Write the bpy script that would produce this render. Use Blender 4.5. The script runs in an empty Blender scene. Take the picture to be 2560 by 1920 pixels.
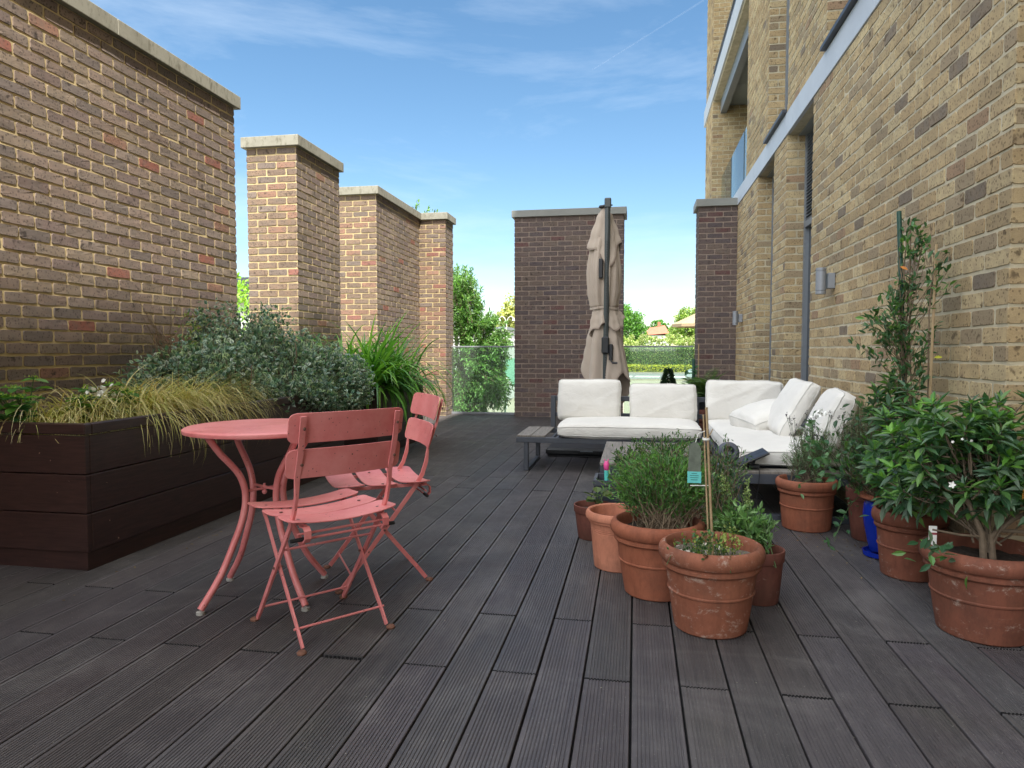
import bpy, math, random
import numpy as np
from mathutils import Vector, Matrix, noise as mnoise
random.seed(7); RNG = np.random.default_rng(11)
S = bpy.context.scene
COL = S.collection
PI = math.pi

# ------------------------------------------------------------------ camera
CX, CY, F, EYE = 1280., 960., 1730., 1.03
VX, VY = 1590., 877.
_d = np.array([VX-CX, CY-VY, -F]); _d /= np.linalg.norm(_d)
_z = np.array([0, -_d[2], _d[1]]); _z /= np.linalg.norm(_z)
_x = np.cross(_d, _z)
ROT = np.array([_x, _d, _z])
cam = bpy.data.cameras.new('camera'); co = bpy.data.objects.new('camera', cam); COL.objects.link(co)
cam.sensor_width = 36; cam.lens = F/2560*36; cam.clip_start = .05; cam.clip_end = 20000
M = Matrix.Identity(4)
for i in range(3):
    for j in range(3): M[i][j] = ROT[i][j]
M[2][3] = EYE
co.matrix_world = M
S.camera = co

# ------------------------------------------------------------------ world, sun, exposure
SUN = Vector((.48*.534, -.877*.534, .845)).normalized()
w = bpy.data.worlds.new('World'); S.world = w; w.use_nodes = True
nt = w.node_tree; nt.nodes.clear()
N = nt.nodes.new; Lk = nt.links.new
out = N('ShaderNodeOutputWorld'); bg = N('ShaderNodeBackground'); sky = N('ShaderNodeTexSky')
sky.sky_type = 'NISHITA'; sky.sun_disc = False
sky.sun_elevation = math.asin(SUN.z); sky.sun_rotation = math.atan2(SUN.x, SUN.y)
sky.air_density = 1.0; sky.dust_density = .05; sky.ozone_density = 1.5
bg.inputs[1].default_value = .115
tc = N('ShaderNodeTexCoord'); mp = N('ShaderNodeMapping'); mp.inputs['Scale'].default_value = (1.0, 1.6, 4.2); mp.inputs['Rotation'].default_value = (.25, .35, .3)
n1 = N('ShaderNodeTexNoise'); n1.inputs['Scale'].default_value = 2.1; n1.inputs['Detail'].default_value = 9; n1.inputs['Roughness'].default_value = .62; n1.inputs['Distortion'].default_value = .35
cr = N('ShaderNodeValToRGB'); cr.color_ramp.elements[0].position = .46; cr.color_ramp.elements[0].color = (0,0,0,1); cr.color_ramp.elements[1].position = .80; cr.color_ramp.elements[1].color = (.30,.30,.30,1)
mx = N('ShaderNodeMix'); mx.data_type = 'RGBA'; mx.inputs[7].default_value = (5.0, 5.5, 6.0, 1)
Lk(tc.outputs['Generated'], mp.inputs[0]); Lk(mp.outputs[0], n1.inputs[0]); Lk(n1.outputs[0], cr.inputs[0]); Lk(cr.outputs[0], mx.inputs[0])
# added bright cloud, unseen overhead and behind the camera, to lift the shaded terrace
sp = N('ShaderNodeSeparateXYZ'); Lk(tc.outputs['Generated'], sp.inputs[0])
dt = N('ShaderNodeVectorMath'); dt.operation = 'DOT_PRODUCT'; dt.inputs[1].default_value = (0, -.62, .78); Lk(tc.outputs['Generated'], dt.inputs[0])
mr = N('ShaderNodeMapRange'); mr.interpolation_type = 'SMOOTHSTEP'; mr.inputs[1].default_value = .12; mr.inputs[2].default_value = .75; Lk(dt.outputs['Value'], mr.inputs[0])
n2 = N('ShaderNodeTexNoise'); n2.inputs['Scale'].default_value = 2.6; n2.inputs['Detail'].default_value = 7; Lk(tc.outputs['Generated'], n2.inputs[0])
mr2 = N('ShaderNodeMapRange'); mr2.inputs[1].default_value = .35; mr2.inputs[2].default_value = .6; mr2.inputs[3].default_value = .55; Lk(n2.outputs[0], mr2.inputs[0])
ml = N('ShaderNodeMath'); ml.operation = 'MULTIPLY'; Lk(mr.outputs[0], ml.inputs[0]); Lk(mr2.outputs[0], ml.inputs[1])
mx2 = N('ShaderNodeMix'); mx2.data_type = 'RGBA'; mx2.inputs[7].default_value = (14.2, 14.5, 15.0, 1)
hs = N('ShaderNodeHueSaturation'); hs.inputs['Saturation'].default_value = 1.14; hs.inputs['Value'].default_value = .73; hs.inputs['Hue'].default_value = .493; Lk(sky.outputs[0], hs.inputs['Color'])
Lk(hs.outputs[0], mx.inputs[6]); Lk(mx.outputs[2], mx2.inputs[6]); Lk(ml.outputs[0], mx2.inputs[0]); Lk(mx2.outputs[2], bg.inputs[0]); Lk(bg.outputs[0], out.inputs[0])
sl = bpy.data.lights.new('sun', 'SUN'); sl.energy = 5.0; sl.angle = math.radians(.53); sl.color = (1, .945, .86)
so = bpy.data.objects.new('sun', sl); COL.objects.link(so); so.rotation_euler = SUN.to_track_quat('Z', 'Y').to_euler(); so.location = (0, 0, 30)
S.view_settings.view_transform = 'Standard'; S.view_settings.look = 'None'; S.view_settings.gamma = 1
S.view_settings.exposure = 1.24

# ------------------------------------------------------------------ helpers: projection measured from the photograph is baked into numbers
def lin(r, g, b):
    f = lambda c: (c/255/12.92) if c <= 10 else ((c/255+.055)/1.055)**2.4
    return (f(r), f(g), f(b))

# ------------------------------------------------------------------ materials
def newmat(name):
    m = bpy.data.materials.new(name); m.use_nodes = True
    t = m.node_tree; t.nodes.clear()
    o = t.nodes.new('ShaderNodeOutputMaterial'); p = t.nodes.new('ShaderNodeBsdfPrincipled')
    t.links.new(p.outputs[0], o.inputs[0])
    return m, t, p, o
def node(t, kind, **kw):
    n = t.nodes.new(kind)
    for k, v in kw.items(): setattr(n, k, v)
    return n
def nz(t, scale, detail=4, rough=.55, vec=None, dist=0):
    n = t.nodes.new('ShaderNodeTexNoise'); n.inputs['Scale'].default_value = scale; n.inputs['Detail'].default_value = detail
    n.inputs['Roughness'].default_value = rough; n.inputs['Distortion'].default_value = dist
    if vec is not None: t.links.new(vec, n.inputs['Vector'])
    return n.outputs[0]
def ramp(t, fac, stops):
    r = t.nodes.new('ShaderNodeValToRGB'); e = r.color_ramp.elements
    while len(e) < len(stops): e.new(.5)
    for i, (p, c) in enumerate(stops):
        e[i].position = p; e[i].color = (*c, 1) if len(c) == 3 else c
    t.links.new(fac, r.inputs[0]); return r.outputs[0]
def mixc(t, fac, a, b, mode='MIX'):
    m = t.nodes.new('ShaderNodeMix'); m.data_type = 'RGBA'; m.blend_type = mode
    for sock, v in ((m.inputs[0], fac), (m.inputs[6], a), (m.inputs[7], b)):
        if hasattr(v, 'is_linked') or isinstance(v, bpy.types.NodeSocket): t.links.new(v, sock)
        elif isinstance(v, (int, float)): sock.default_value = v
        else: sock.default_value = (*v, 1)
    return m.outputs[2]
def pos(t): return t.nodes.new('ShaderNodeNewGeometry').outputs['Position']
def objc(t): return t.nodes.new('ShaderNodeTexCoord').outputs['Object']
def vmap(t, vec, scale=(1,1,1), rot=(0,0,0)):
    m = t.nodes.new('ShaderNodeMapping'); m.inputs['Scale'].default_value = scale; m.inputs['Rotation'].default_value = rot
    t.links.new(vec, m.inputs[0]); return m.outputs[0]
def bump(t, p, h, strength, dist=.002):
    b = t.nodes.new('ShaderNodeBump'); b.inputs['Strength'].default_value = strength; b.inputs['Distance'].default_value = dist
    t.links.new(h, b.inputs['Height'])
    if p.inputs['Normal'].is_linked: t.links.new(p.inputs['Normal'].links[0].from_socket, b.inputs['Normal'])
    t.links.new(b.outputs[0], p.inputs['Normal'])
def basic(name, col, rough=.5, metal=0, var=.12, scale=12, bmp=0, bscale=200, spec=.5):
    m, t, p, o = newmat(name); g = pos(t)
    f = nz(t, scale, 5, .6, g)
    a = tuple(c*(1-var) for c in col); b = tuple(min(1, c*(1+var)) for c in col)
    t.links.new(ramp(t, f, [(.3, a), (.7, b)]), p.inputs['Base Color'])
    p.inputs['Roughness'].default_value = rough; p.inputs['Metallic'].default_value = metal; p.inputs['Specular IOR Level'].default_value = spec
    if bmp: bump(t, p, nz(t, bscale, 4, .6, g), bmp)
    return m

def brickmat(name, speck, pit, grey):
    m, t, p, o = newmat(name); g = pos(t)
    at = node(t, 'ShaderNodeAttribute', attribute_name='vcol').outputs['Color']
    blot = nz(t, 17, 5, .65, g)
    c = mixc(t, ramp(t, blot, [(.42, (0,0,0)), (.75, (.65,.65,.65))]), at, grey)
    fine = nz(t, 260, 3, .7, g)
    c = mixc(t, ramp(t, fine, [(.35, (.55,.55,.55)), (.65, (1,1,1))]), mixc(t, 1., c, (.62,.60,.58), 'MULTIPLY'), c)
    vo = node(t, 'ShaderNodeTexVoronoi'); vo.inputs['Scale'].default_value = speck; t.links.new(vmap(t, g, (1, 1, .8)), vo.inputs[0])
    sel = nz(t, 26, 5, .75, g)
    pitm = node(t, 'ShaderNodeMath', operation='ADD'); t.links.new(vo.outputs['Distance'], pitm.inputs[0])
    s2 = node(t, 'ShaderNodeMath', operation='MULTIPLY'); t.links.new(sel, s2.inputs[0]); s2.inputs[1].default_value = -.52; 
    t.links.new(s2.outputs[0], pitm.inputs[1])
    pm = ramp(t, pitm.outputs[0], [(.0, (.55,.55,.55)), (.06, (0,0,0))])
    c = mixc(t, pm, c, pit)
    big = nz(t, 21, 3, .5, vmap(t, g, (1, 1, .8)), .4)
    c = mixc(t, ramp(t, big, [(.63, (0,0,0)), (.70, (.75,.75,.75))]), c, pit)
    wash = nz(t, .9, 5, .6, g)
    c = mixc(t, 1., c, ramp(t, wash, [(.3, (.84,.84,.85)), (.7, (1.08,1.07,1.05))]), 'MULTIPLY')
    t.links.new(c, p.inputs['Base Color']); p.inputs['Roughness'].default_value = .92; p.inputs['Specular IOR Level'].default_value = .2
    bump(t, p, nz(t, 95, 6, .7, g), .55, .003)
    bump(t, p, nz(t, 260, 5, .75, g), .7, .0024)
    return m
BR_BROWN = brickmat('brown_stock_brick', 62, lin(48,42,40), lin(110,104,98))
BR_YELL = brickmat('yellow_stock_brick', 66, lin(84,70,54), lin(146,128,104))
def mortarmat(name, col):
    m, t, p, o = newmat(name); g = pos(t)
    f = nz(t, 9, 6, .65, g)
    t.links.new(ramp(t, f, [(.3, tuple(c*.72 for c in col)), (.7, tuple(min(1, c*1.12) for c in col))]), p.inputs['Base Color'])
    p.inputs['Roughness'].default_value = .95; bump(t, p, nz(t, 240, 5, .7, g), .5, .003)
    return m
MO_WARM = mortarmat('buff_mortar', lin(188,170,128)); MO_PALE = mortarmat('pale_mortar', lin(188,178,152)); MO_DULL = mortarmat('dull_mortar', lin(142,126,114))
def farbrick(name, c1, c2, mo):      # flat procedural brickwork for parts far up or out of the frame
    m, t, p, o = newmat(name); g = pos(t)
    sx = node(t, 'ShaderNodeSeparateXYZ'); t.links.new(g, sx.inputs[0])
    ad = node(t, 'ShaderNodeMath', operation='ADD'); t.links.new(sx.outputs[0], ad.inputs[0]); t.links.new(sx.outputs[1], ad.inputs[1])
    cb = node(t, 'ShaderNodeCombineXYZ'); t.links.new(ad.outputs[0], cb.inputs[0]); t.links.new(sx.outputs[2], cb.inputs[1])
    b = node(t, 'ShaderNodeTexBrick'); b.inputs['Scale'].default_value = 1; b.inputs['Brick Width'].default_value = .225; b.inputs['Row Height'].default_value = .075
    b.inputs['Mortar Size'].default_value = .006; b.inputs['Color1'].default_value = (*c1,1); b.inputs['Color2'].default_value = (*c2,1); b.inputs['Mortar'].default_value = (*mo,1)
    t.links.new(cb.outputs[0], b.inputs[0]); t.links.new(b.outputs[0], p.inputs['Base Color']); p.inputs['Roughness'].default_value = .9
    bump(t, p, nz(t, 90, 5, .6, g), .5, .004)
    return m
FAR_YELL = farbrick('yellow_brickwork', lin(172,146,104), lin(140,118,88), lin(186,172,146))
FAR_BROWN = farbrick('brown_brickwork', lin(128,108,96), lin(100,86,80), lin(190,168,128))

def copmat():
    m, t, p, o = newmat('weathered_coping_stone'); g = pos(t)
    f = nz(t, 5, 8, .7, g); s = nz(t, 26, 6, .7, vmap(t, g, (1, 1, .35)))
    c = mixc(t, ramp(t, f, [(.45, (0,0,0)), (.75, (.8,.8,.8))]), lin(136,134,122), lin(106,103,90))
    c = mixc(t, ramp(t, s, [(.52, (0,0,0)), (.66, (.75,.75,.75))]), c, lin(82,78,60))
    t.links.new(c, p.inputs['Base Color']); p.inputs['Roughness'].default_value = .8; bump(t, p, nz(t, 150, 5, .6, g), .3, .002)
    return m
M_COPE = copmat()
M_COPEG = basic('grey_coping', lin(122,123,118), .6, 0, .08, 4, .1)
M_BAND = basic('pale_concrete_band', lin(176,181,187), .55, 0, .06, 3, .12, 90)

def deckmat():
    m, t, p, o = newmat('charcoal_composite_decking'); g = pos(t)
    at = node(t, 'ShaderNodeAttribute', attribute_name='vcol').outputs['Color']
    st = nz(t, 3, 6, .7, vmap(t, g, (14, .9, 1)))
    c = mixc(t, ramp(t, st, [(.3, (0,0,0)), (.72, (1,1,1))]), mixc(t, 1., at, (.72,.72,.74), 'MULTIPLY'), mixc(t, 1., at, (1.3,1.27,1.24), 'MULTIPLY'))
    scuff = nz(t, 5.5, 8, .72, g, .6)
    c = mixc(t, ramp(t, scuff, [(.60, (0,0,0)), (.80, (.30,.30,.30))]), c, lin(140,134,128))
    moss = nz(t, 1.5, 4, .6, g)
    c = mixc(t, ramp(t, moss, [(.56, (0,0,0)), (.78, (.30,.30,.30))]), c, lin(82,84,66))
    swirl = nz(t, 1.1, 7, .75, g, 1.5)
    c = mixc(t, ramp(t, swirl, [(.50, (0,0,0)), (.66, (.17,.17,.17)), (.74, (0,0,0))]), c, lin(150,146,142))
    dust = nz(t, 150, 2, .5, g)
    c = mixc(t, ramp(t, dust, [(.68, (0,0,0)), (.73, (.6,.6,.6))]), c, lin(150,145,138))
    t.links.new(c, p.inputs['Base Color'])
    t.links.new(ramp(t, scuff, [(.3, (.42,.42,.42)), (.7, (.62,.62,.62))]), p.inputs['Roughness'])
    p.inputs['Specular IOR Level'].default_value = .5
    bump(t, p, nz(t, 60, 5, .7, vmap(t, g, (6, 1, 1))), .3, .0012)
    return m
M_DECK = deckmat()
M_VOID = basic('dark_void', (.006,.006,.007), .9)
def woodmat(name, a, b, rough=.42, sc=(1.2, 1.2, 16)):
    m, t, p, o = newmat(name); g = pos(t)
    gr = nz(t, 6, 7, .65, vmap(t, g, sc), .4)
    c = ramp(t, gr, [(.3, a), (.72, b)])
    ch = nz(t, 34, 3, .6, g)
    c = mixc(t, ramp(t, ch, [(.74, (0,0,0)), (.77, (.9,.9,.9))]), c, lin(176,140,116))
    t.links.new(c, p.inputs['Base Color']); p.inputs['Roughness'].default_value = rough
    bump(t, p, gr, .35, .002); return m
M_MAHOG = woodmat('dark_mahogany_boards', lin(40,27,26), lin(68,46,42), .32)
M_SLAT = woodmat('grey_composite_slats', lin(96,90,84), lin(140,134,126), .6, (16, 1.2, 1.2))
M_PLINTH = woodmat('worn_mahogany_plinth', lin(40,25,23), lin(66,42,38))

def pinkmat():
    m, t, p, o = newmat('faded_coral_painted_steel'); g = pos(t)
    f = nz(t, 14, 6, .65, g)
    c = ramp(t, f, [(.3, lin(204,112,111)), (.7, lin(218,134,132))])
    big = nz(t, 5, 6, .7, g)
    c = mixc(t, ramp(t, big, [(.45, (0,0,0)), (.7, (.5,.5,.5))]), c, lin(222,150,146))
    t.links.new(ramp(t, big, [(.35, (.30,.30,.30)), (.7, (.55,.55,.55))]), p.inputs['Roughness'])
    wn = nz(t, 48, 6, .75, g)
    c = mixc(t, ramp(t, wn, [(.62, (0,0,0)), (.72, (.75,.75,.75))]), c, lin(160,118,104))
    ch = nz(t, 90, 2, .5, g)
    c = mixc(t, ramp(t, ch, [(.71, (0,0,0)), (.73, (1,1,1))]), c, lin(80,52,42))
    t.links.new(c, p.inputs['Base Color']); 
    p.inputs['Specular IOR Level'].default_value = .5
    bump(t, p, nz(t, 300, 3, .6, g), .12, .001); return m
M_PINK = pinkmat()
M_RUST = basic('rusty_steel', lin(110,74,58), .8, 0, .3, 60)
M_RUBBER = basic('black_rubber', (.012,.012,.013), .6)
M_CAP = basic('grey_plastic_foot', lin(150,148,142), .6)
M_SCREW = basic('dull_steel_screw', lin(120,92,84), .4, .6)
M_FRAME = basic('anthracite_powder_coat', lin(62,66,74), .45, 0, .08, 30, .08)
M_BLACK = basic('black_plastic', lin(26,28,32), .5, 0, .15, 9, .1)
M_POLE = basic('dark_green_grey_pole', lin(62,68,68), .4, 0, .1, 10)
M_STAKE = basic('green_plastic_stake', lin(38,74,62), .45, 0, .12, 30)
M_CANE = woodmat('bamboo_cane', lin(140,118,88), lin(172,150,114), .6, (20, 20, 2))
M_SOIL = basic('potting_soil', lin(52,42,34), 1, 0, .5, 60, 1, 120)
def crust():
    m, t, p, o = newmat('dry_crusted_soil'); g = pos(t)
    c = ramp(t, nz(t, 30, 6, .7, g), [(.35, lin(84,76,66)), (.7, lin(128,120,108))])
    c = mixc(t, ramp(t, nz(t, 9, 5, .7, g), [(.52, (0,0,0)), (.58, (.9,.9,.9))]), c, lin(206,198,186))
    t.links.new(c, p.inputs['Base Color']); p.inputs['Roughness'].default_value = 1; bump(t, p, nz(t, 70, 5, .7, g), .9, .01); return m
M_CRUST = crust()
M_BARK = basic('grey_brown_bark', lin(104,90,74), .9, 0, .25, 40, .5, 90)
M_TWIG = basic('dry_twig', lin(120,104,84), .9, 0, .25, 60)
M_GSTEM = basic('green_stem', lin(70,92,48), .7, 0, .2, 60)
M_WHITEP = basic('white_petals', lin(236,236,230), .6, 0, .04, 50)
M_STONE = basic('dark_cast_stone', lin(80,84,92), .75, 0, .25, 40, .5, 120)
M_STONEL = basic('light_stone_face', lin(120,126,132), .7, 0, .2, 30, .4, 120)
M_GREYL = basic('grey_lamp_metal', lin(132,136,142), .45, .2, .05, 20)
M_WHITE = basic('white_render', lin(196,196,194), .8, 0, .06, 1)
M_METALG = basic('grey_metal_trim', lin(120,126,132), .45, .2, .05, 10)
M_METALD = basic('dark_metal_trim', lin(60,64,72), .45, .2, .08, 10)
M_SOFFIT = basic('grey_soffit_panel', lin(132,138,138), .6, 0, .05, 2)
M_ROOF = basic('red_roof_tiles', lin(160,96,74), .85, 0, .15, 2)

def potmat(name, a, b, eff, effcol=(198,186,172)):
    m, t, p, o = newmat(name); g = pos(t)
    sx = node(t, 'ShaderNodeSeparateXYZ'); t.links.new(g, sx.inputs[0])
    c = ramp(t, nz(t, 7, 6, .65, g), [(.3, a), (.7, b)])
    c = mixc(t, ramp(t, nz(t, 34, 6, .75, vmap(t, g, (1,1,.28))), [(.45, (0,0,0)), (.75, (.6,.6,.6))]), c, tuple(x*.5 for x in a))
    c = mixc(t, ramp(t, nz(t, 5, 5, .7, g), [(.48, (0,0,0)), (.7, (.45,.45,.45))]), c, lin(88,62,50))
    e = nz(t, 13, 8, .78, vmap(t, g, (1,1,1.6)), .3)
    c = mixc(t, ramp(t, e, [(1-eff, (0,0,0)), (min(1, 1-eff+.14), (.62,.62,.62))]), c, lin(*effcol))
    t.links.new(c, p.inputs['Base Color']); p.inputs['Roughness'].default_value = .78; p.inputs['Specular IOR Level'].default_value = .3
    bump(t, p, nz(t, 180, 4, .6, g), .25, .0015); bump(t, p, nz(t, 12, 3, .5, g), .25, .004)
    return m
TC1 = lin(134,77,55); TC2 = lin(156,95,70)
M_POT = potmat('terracotta', TC1, TC2, .36)
M_POTAGED = potmat('aged_terracotta', lin(104,62,48), lin(134,82,63), .42)
M_POTOLD = potmat('weathered_terracotta', lin(124,74,55), lin(148,93,70), .45)
M_POTDARK = potmat('dark_terracotta', lin(92,54,46), lin(116,70,58), .40)
M_POTPALE = potmat('pale_orange_terracotta', lin(182,118,92), lin(192,128,102), .1)
M_POTBLUE = basic('cobalt_blue_glaze', lin(18,44,150), .16, 0, .12, 6)

def fabmat(name, col, wr=1.0):
    m, t, p, o = newmat(name); g = objc(t)
    c = ramp(t, nz(t, 4, 6, .6, g), [(.3, tuple(x*.90 for x in col)), (.7, col)])
    t.links.new(c, p.inputs['Base Color']); p.inputs['Roughness'].default_value = .92; p.inputs['Specular IOR Level'].default_value = .15
    p.inputs['Sheen Weight'].default_value = .15
    bump(t, p, nz(t, 9, 5, .55, vmap(t, g, (1, 1.6, 2.2)), 1.2), .55*wr, .010)
    bump(t, p, nz(t, 700, 2, .5, g), .25, .0006)
    return m
M_FAB = fabmat('off_white_canvas', lin(220,217,210))
M_PIPE = basic('off_white_piping', lin(196,194,188), .9)
M_UMB = fabmat('taupe_canopy_cloth', lin(172,158,144), .3)
M_UMBH = basic('taupe_hem', lin(138,122,112), .9)

def leafmat(name, trans=.35, rough=.42, spec=.45):
    m, t, p, o = newmat(name)
    at = node(t, 'ShaderNodeAttribute', attribute_name='vcol').outputs['Color']
    c = mixc(t, ramp(t, nz(t, 30, 3, .6, pos(t)), [(.3, (.2,.2,.2)), (.7, (0,0,0))]), at, mixc(t, 1., at, (.7,.75,.6), 'MULTIPLY'))
    t.links.new(c, p.inputs['Base Color']); p.inputs['Roughness'].default_value = rough; p.inputs['Specular IOR Level'].default_value = spec
    tr = node(t, 'ShaderNodeBsdfTranslucent'); t.links.new(mixc(t, 1., at, (1.5,1.6,.7), 'MULTIPLY'), tr.inputs[0])
    ms = node(t, 'ShaderNodeMixShader'); ms.inputs[0].default_value = trans
    t.links.new(p.outputs[0], ms.inputs[1]); t.links.new(tr.outputs[0], ms.inputs[2]); t.links.new(ms.outputs[0], o.inputs[0])
    return m
M_LEAF = leafmat('leaf'); M_LEAFG = leafmat('glossy_leaf', .28, .42, .5); M_GRASS = leafmat('dry_grass_blade', .3, .6, .3)

def glassmat(name, tint, refl=.10, milk=.05):
    m, t, p, o = newmat(name)
    t.nodes.remove(p)
    tr = node(t, 'ShaderNodeBsdfTransparent'); tr.inputs[0].default_value = (*tint, 1)
    gl = node(t, 'ShaderNodeBsdfGlossy'); gl.inputs['Roughness'].default_value = .02
    df = node(t, 'ShaderNodeBsdfDiffuse'); df.inputs[0].default_value = (.7,.75,.72,1)
    fr = node(t, 'ShaderNodeFresnel'); fr.inputs[0].default_value = 1.52
    m1 = node(t, 'ShaderNodeMixShader'); m2 = node(t, 'ShaderNodeMixShader'); m2.inputs[0].default_value = milk
    t.links.new(fr.outputs[0], m1.inputs[0]); t.links.new(tr.outputs[0], m1.inputs[1]); t.links.new(gl.outputs[0], m1.inputs[2])
    t.links.new(m1.outputs[0], m2.inputs[1]); t.links.new(df.outputs[0], m2.inputs[2]); t.links.new(m2.outputs[0], o.inputs[0])
    return m
M_GLASS = glassmat('balustrade_glass', (.80,.90,.84))
def winmat():
    m, t, p, o = newmat('window_glass'); p.inputs['Base Color'].default_value = (.02,.025,.03,1); p.inputs['Roughness'].default_value = .03; p.inputs['Specular IOR Level'].default_value = 1.0
    p.inputs['IOR'].default_value = 1.8
    return m
M_WIN = winmat()

# ------------------------------------------------------------------ mesh builders
class MB:
    def __init__(s): s.v = []; s.f = []; s.m = []; s.c = None; s.smooth = False
    def add(s, V, Fc, mi=0):
        b = len(s.v); s.v += [tuple(p) for p in V]; s.f += [tuple(b+i for i in f) for f in Fc]; s.m += [mi]*len(Fc); return s
    def box(s, x0, x1, y0, y1, z0, z1, mi=0, bev=0):
        if bev <= 0:
            V = [(x,y,z) for x in (x0,x1) for y in (y0,y1) for z in (z0,z1)]
            return s.add(V, [(0,1,3,2),(4,6,7,5),(0,4,5,1),(2,3,7,6),(0,2,6,4),(1,5,7,3)], mi)
        # chamfered box: 24 vertices
        X = (x0,x1); Y = (y0,y1); Z = (z0,z1); V = []; ix = {}
        sg = (1,-1)
        for i in (0,1):
            for j in (0,1):
                for k in (0,1):
                    for a in range(3):
                        p = [X[i]+sg[i]*bev, Y[j]+sg[j]*bev, Z[k]+sg[k]*bev]
                        p[a] = (X[i],Y[j],Z[k])[a]; ix[i,j,k,a] = len(V); V.append(tuple(p))
        Fc = []
        g = lambda i,j,k,a: ix[i,j,k,a]
        for i in (0,1): Fc.append((g(i,0,0,0),g(i,1,0,0),g(i,1,1,0),g(i,0,1,0)))
        for j in (0,1): Fc.append((g(0,j,0,1),g(1,j,0,1),g(1,j,1,1),g(0,j,1,1)))
        for k in (0,1): Fc.append((g(0,0,k,2),g(1,0,k,2),g(1,1,k,2),g(0,1,k,2)))
        for i in (0,1):
            for j in (0,1):
                Fc.append((g(i,j,0,0),g(i,j,1,0),g(i,j,1,1),g(i,j,0,1)))
                Fc.append((g(i,0,j,0),g(i,1,j,0),g(i,1,j,2),g(i,0,j,2)))
                Fc.append((g(0,i,j,1),g(1,i,j,1),g(1,i,j,2),g(0,i,j,2)))
                for k in (0,1): Fc.append((g(i,j,k,0),g(i,j,k,1),g(i,j,k,2)))
        return s.add(V, Fc, mi)
    def tube(s, P, r, seg=8, mi=0, cap=True, flat=None):
        P = [Vector(p) for p in P]; n = len(P)
        R = r if isinstance(r, (list, tuple)) else [r]*n
        V = []; prev = None
        for i, p in enumerate(P):
            d = (P[min(i+1,n-1)]-P[max(i-1,0)]).normalized()
            if prev is None:
                a = Vector((0,0,1)) if abs(d.z) < .9 else Vector((1,0,0)); u = d.cross(a).normalized()
            else: u = (prev - d*prev.dot(d)).normalized()
            prev = u; v = d.cross(u)
            for k in range(seg):
                a = 2*PI*k/seg; V.append(p+(u*math.cos(a)+v*math.sin(a))*R[i])
        Fc = [(i*seg+k, i*seg+(k+1)%seg, (i+1)*seg+(k+1)%seg, (i+1)*seg+k) for i in range(n-1) for k in range(seg)]
        if cap: Fc += [tuple(range(seg-1,-1,-1)), tuple((n-1)*seg+k for k in range(seg))]
        return s.add(V, Fc, mi)
    def strip(s, P, wd, th, side, mi=0):       # flat bar swept along P; side vector per point or single
        P = [Vector(p) for p in P]; n = len(P); V = []
        for i, p in enumerate(P):
            d = (P[min(i+1,n-1)]-P[max(i-1,0)]).normalized()
            sd = Vector(side[i] if isinstance(side, list) else side); sd = (sd-d*sd.dot(d)).normalized(); nn = d.cross(sd)
            a = wd[i] if isinstance(wd, list) else wd; b = th[i] if isinstance(th, list) else th
            for (e, f) in ((-1,-1),(1,-1),(1,1),(-1,1)): V.append(p+sd*e*a/2+nn*f*b/2)
        Fc = [(i*4+k, i*4+(k+1)%4, (i+1)*4+(k+1)%4, (i+1)*4+k) for i in range(n-1) for k in range(4)]+[(3,2,1,0), tuple((n-1)*4+k for k in range(4))]
        return s.add(V, Fc, mi)
    def lathe(s, prof, seg=48, c=(0,0,0), mi=0, wob=0):
        V = []; n = len(prof)
        for (r, z) in prof:
            for k in range(seg):
                a = 2*PI*k/seg; rr = r*(1+wob*math.sin(2*a+z*3)) ; V.append((c[0]+rr*math.cos(a), c[1]+rr*math.sin(a), c[2]+z))
        Fc = [(i*seg+k, i*seg+(k+1)%seg, (i+1)*seg+(k+1)%seg, (i+1)*seg+k) for i in range(n-1) for k in range(seg)]
        if prof[0][0] > 1e-4: Fc.append(tuple(range(seg-1,-1,-1)))
        if prof[-1][0] > 1e-4: Fc.append(tuple((n-1)*seg+k for k in range(seg)))
        return s.add(V, Fc, mi)
    def ball(s, c, r, seg=12, mi=0, sc=(1,1,1)):
        V = []; n = seg//2
        for i in range(n+1):
            t = PI*i/n
            for k in range(seg):
                a = 2*PI*k/seg; V.append((c[0]+sc[0]*r*math.sin(t)*math.cos(a), c[1]+sc[1]*r*math.sin(t)*math.sin(a), c[2]+sc[2]*r*math.cos(t)))
        Fc = [(i*seg+k, (i+1)*seg+k, (i+1)*seg+(k+1)%seg, i*seg+(k+1)%seg) for i in range(n) for k in range(seg)]
        return s.add(V, Fc, mi)
    def xf(s, mat, start=0):
        for i in range(start, len(s.v)): s.v[i] = tuple(mat @ Vector(s.v[i]))
        return s

def finish(me, name, mats, parent, smooth, world, bevel=0):
    for m in (mats if isinstance(mats, (list, tuple)) else [mats]): me.materials.append(m)
    o = bpy.data.objects.new(name, me); COL.objects.link(o)
    if parent is not None:
        o.parent = parent
        if world:
            q = parent
            off = Vector((0,0,0))
            while q is not None: off += q.location; q = q.parent
            o.location = -off
    me.polygons.foreach_set('use_smooth', [bool(smooth)]*len(me.polygons))
    if smooth:
        if smooth != 'all':
            me.set_sharp_from_angle(angle=math.radians(smooth if smooth is not True else 40))
    if bevel:
        b = o.modifiers.new('bevel', 'BEVEL'); b.width = bevel; b.segments = 2; b.limit_method = 'ANGLE'
    return o
def obj(name, mb, mats, parent=None, smooth=False, world=False, bevel=0):
    me = bpy.data.meshes.new(name); me.from_pydata(mb.v, [], mb.f); me.polygons.foreach_set('material_index', mb.m)
    if mb.c is not None:
        a = me.color_attributes.new('vcol', 'FLOAT_COLOR', 'POINT'); a.data.foreach_set('color', np.array(mb.c, dtype=np.float32).ravel())
    me.update()
    return finish(me, name, mats, parent, smooth, world, bevel)
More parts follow.
